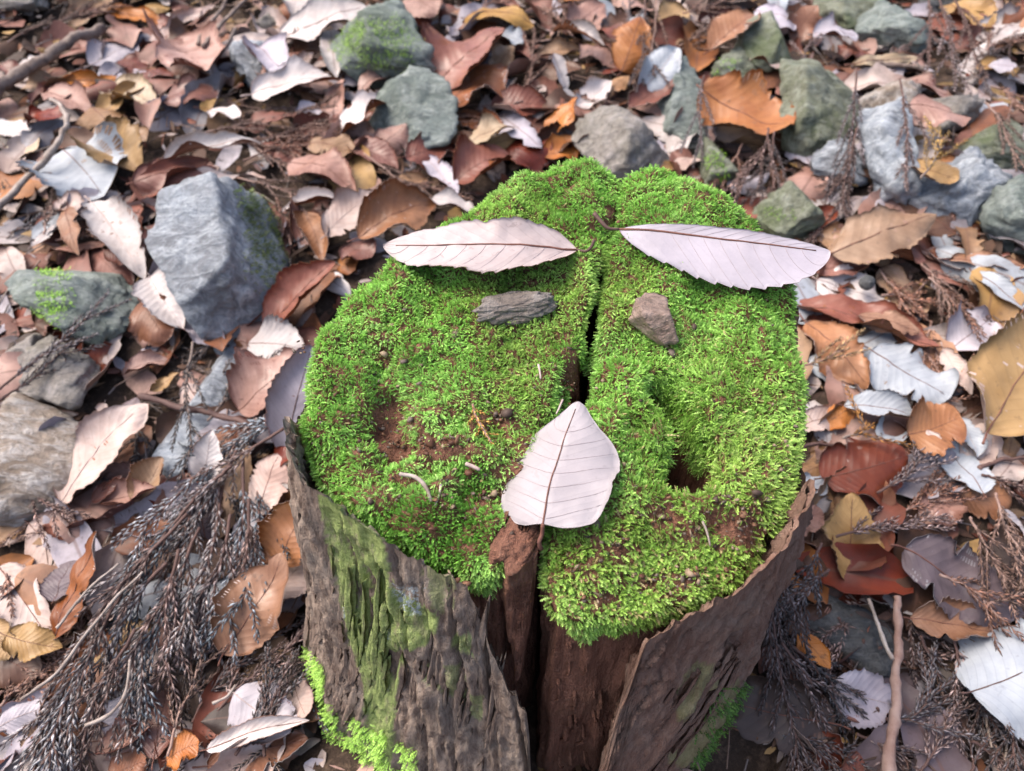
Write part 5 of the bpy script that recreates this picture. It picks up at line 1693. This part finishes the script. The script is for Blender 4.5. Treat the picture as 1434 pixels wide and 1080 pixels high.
 ([(1380, 850), (1400, 845), (1425, 838), (1450, 830)], 'brown', 'rusty cedar twig crossing the end of the purple leaf', 4, (.045, .045)),
 ([(1230, 690), (1265, 670), (1290, 650), (1310, 630)], 'mauve', 'grey cedar twig below the speckled orange scrap', 7, (.03, .03)),
 ([(1255, 720), (1285, 700), (1310, 690), (1340, 680)], 'brown', 'pinkish cedar twig under the bluish grey leaf', 7, (.025, .025)),
 ([(1120, 515), (1145, 508), (1165, 502), (1185, 495)], 'tan', 'pale dry cedar sprig touching the moss', 3, (.03, .035)),
 ([(1180, 615), (1195, 608), (1205, 603), (1215, 598)], 'gold', 'short golden cedar sprig above the speckled rust leaf', 3, (.035, .035)),
 ([(1375, 665), (1400, 672), (1420, 680), (1440, 684)], 'mauve', 'grey cedar twig below the big yellow leaf', 5, (.025, .025)),
]
for pth, kind, lab, ns, lf in others:
    cedar(pth, lf, kind, lab, ns, .042, None)
# hidden lower layer of twigs that fills the dark gaps
g_ = np.random.default_rng(63)
zones = [((1080, 1434), (880, 1085), 26, 'mauve', 'dull cedar twig in the dark hollow beside the bark'), ((250, 440), (860, 1075), 14, 'dark', 'blackish cedar twig under the leaves at the bark foot'),
         ((1120, 1434), (330, 760), 12, 'brown', 'brown cedar twig buried under the pale leaves'), ((980, 1280), (190, 330), 10, 'mauve', 'dusty cedar twig in the gaps between the rocks'),
         ((0, 420), (120, 330), 10, 'brown', 'brown cedar twig buried under leaves on the bank'), ((600, 960), (0, 210), 12, 'brown', 'buried brown cedar twig behind the stump'),
         ((120, 420), (480, 720), 9, 'dark', 'blackish cedar twig buried beside the slate blue slab'), ((1000, 1434), (0, 160), 9, 'mauve', 'dusty cedar twig on the rocky bank'), ((0, 130), (720, 1080), 7, 'brown', 'brown cedar twig under the edge of the grey bundle')]
for (xa, xb), (ya, yb), n, kind, lab in zones:
    for _ in range(n):
        x, y = g_.uniform(xa, xb), g_.uniform(ya, yb)
        if inside_poly(np.array([[x, y]]), STUMP_POLY)[0]:
            continue
        a = g_.uniform(0, 6.283) if ya < 800 else g_.normal(1.4, .6)
        Lp = g_.uniform(50, 110)
        q = [(x + math.cos(a + b) * Lp * r, y + math.sin(a + b) * Lp * .7 * r) for r, b in ((-.5, 0), (-.15, .1), (.2, 0), (.5, -.1))]
        cedar(q, (g_.uniform(.006, .02), g_.uniform(.004, .02)), kind, lab, 5, .038, lab.replace('twig', 'twigs', 1))

# --- bare sticks
def stick(pxs, lifts, r0, r1, mat, label, n=40, rough=.35, name='stick', hf=None):
    lf = np.interp(np.linspace(0, 1, len(pxs)), np.linspace(0, 1, len(lifts)), lifts)
    P = np.array([hit(x, y, hf or h_ground, h) for (x, y), h in zip(pxs, lf)])
    path = smooth_path(P, n)
    g = np.random.default_rng(len(label))
    path = path + np.column_stack([fbm(path, 45, len(label) + k, 2) for k in range(3)]) * r0 * .6
    v, f = tube(path, np.linspace(r0, r1, n) * (1 + .12 * np.sin(np.linspace(0, 22, n)) * g.random(n)), 10, True, rough, 3)
    c = path[0].copy()
    return link(name, mesh(name, v - c, f, [mat]), None, c, label=label, category='stick')

stick([(-30, 150), (30, 100), (85, 66), (145, 34)], (.03, .035), .0085, .0065, M_TWIG, 'thick grey broken branch lying on the bank')
stick([(-20, 304), (40, 250), (78, 206), (93, 172), (86, 150), (70, 140)], (.03, .045, .04), .0042, .0024, M_TWIGP, 'bent pale twig hooked at its end')
stick([(1243, 1100), (1250, 1020), (1258, 960), (1256, 900), (1257, 835)], (.035, .04, .045), .0042, .0030, M_TWIGR, 'upright reddish brown stick beside the dark hollow')
stick([(1216, 838), (1232, 880), (1250, 925)], (.04, .043), .0016, .0013, M_TWIGP, 'thin pale twig leaning on the reddish stick')
stick([(285, 66), (305, 40), (330, 14), (350, -10)], (.03, .03), .0032, .0024, M_TWIG, 'bare grey root beside the long pale curled leaf')
stick([(275, 62), (296, 30), (312, 8), (318, -10)], (.025, .03), .0030, .0022, M_TWIG, 'second bare grey root beside the long pale curled leaf')
stick([(300, 85), (318, 60), (330, 40)], (.02, .025), .0022, .0016, M_TWIG, 'short bare root beside the bluish stone')
stick([(195, 556), (250, 572), (310, 582), (358, 598)], (.03, .03), .0032, .0026, M_RIBD, 'blackish twig crossing the slate blue slab')
stick([(1195, 92), (1240, 90), (1292, 96)], (.03, .03), .0036, .0030, M_TWIG, 'short brown stick above the tall blue grey rock')
stick([(1370, 655), (1400, 645), (1440, 640)], (.02, .02), .0022, .0016, M_RIBD, 'dark twig below the big yellow tan leaf')
stick([(1115, 630), (1150, 622), (1200, 626)], (.02, .02), .0020, .0014, M_RIBD, 'dark twig above the speckled rust leaf')
stick([(30, 980), (85, 935), (150, 850), (200, 800)], (.05, .06), .0012, .0009, M_TWIGP, 'thin straw coloured stem across the grey bundle')
stick([(80, 880), (120, 830), (165, 790)], (.06, .06), .0011, .0009, M_TWIGP, 'thin straw stem crossing the long rust red leaf')
stick([(120, 1015), (150, 1000), (175, 970), (182, 925)], (.05, .055), .0014, .0010, M_TWIGP, 'bent straw stem over the lavender grey oval leaf')
stick([(298, 985), (318, 975), (330, 960)], (.04, .04), .0013, .0010, M_TWIGP, 'short pale stalk beside the lavender white oval leaf')
stick([(440, 540), (432, 510), (428, 486)], (.1, .12), .0010, .0008, M_RIBD, 'x') if False else None

# --- crumbs on the stump top
def sprig_on_top(pxs, lift, label, kind, sides):
    P = np.array([TOP(x, y, lift) for x, y in pxs])
    path = smooth_path(P, 14)
    g = np.random.default_rng(9)
    c = path[0].copy()
    tv, tf = tube(path, .0007, 5)
    o = link('cedar_sprig', mesh('cedar_sprig', tv - c, tf, [M_TWIGR]), None, c, label=label, category='twig')
    allp = [(path, NCOL[kind], .55)]
    for j in range(sides):
        i = 2 + j * 2
        t = unit(path[i + 1] - path[i])
        sd_ = unit(np.cross(t, [0, 0, 1])) * (1 if j % 2 else -1)
        sp = path[i] + np.linspace(0, 1, 6)[:, None] * (t * .6 + sd_ * .8) * .006
        allp.append((sp, NCOL[kind], .5))
    nv, nf, nc = needle_mesh(allp, None, g, step=.0007, spread=(.3, .6))
    nd = link('needles', mesh('needles', nv - c, nf, [M_NEEDLE], smooth=False, col=nc), o)
    nd['kind'] = 'stuff'

sprig_on_top([(662, 566), (666, 582), (676, 600), (688, 620)], .007, 'small orange cedar sprig lying on the moss near the white pointed leaf', 'gold', 5)
stick([(560, 664), (580, 668), (594, 682), (602, 702)], (.007, .008), .0012, .0010, M_TWIGP, 'short pale curved stalk on the moss by a bare hollow', 16, .2, 'stalk_piece', h_top)
stick([(618, 678), (615, 694), (609, 708)], (.008, .008), .0007, .0005, M_RIBP, 'thin white sliver on the moss beside the pale curved stalk', 12, .1, 'stalk_piece', h_top)
stick([(652, 652), (662, 656), (671, 660)], (.006, .006), .0011, .0008, M_RIBP, 'white splinter on the bare wood patch', 8, .2, 'splinter', h_top)
stick([(754, 510), (756, 520), (757, 530)], (.008, .008), .0007, .0005, M_RIBP, 'tiny grey splinter stuck in the moss above the white pointed leaf', 8, .1, 'splinter', h_top)
stick([(788, 560), (783, 572), (779, 580)], (.010, .012), .0006, .0004, M_RIBP, 'hair thin pale stalk at the tip of the white pointed leaf', 8, .1, 'stalk_piece', h_top)
stick([(984, 730), (990, 745), (995, 765)], (.006, .005), .0007, .0005, M_TWIGP, 'thin straw stem in the olive moss by the hole', 8, .1, 'stalk_piece', h_top)

# seed cone on the ragged white leaf
d_, f_ = icosphere(3)
sc_ = d_ * .0075 * (1 + .14 * np.abs(vnoise(d_, 5, 3)) - .10 * (np.abs(vnoise(d_, 9, 4)) < .15))[:, None]
link('seed_cone', mesh('seed_cone', sc_, f_, [RM['dark']], smooth=False), None, G(1214, 396, .03), label='small dark round seed cone on the ragged white leaf', category='cone')
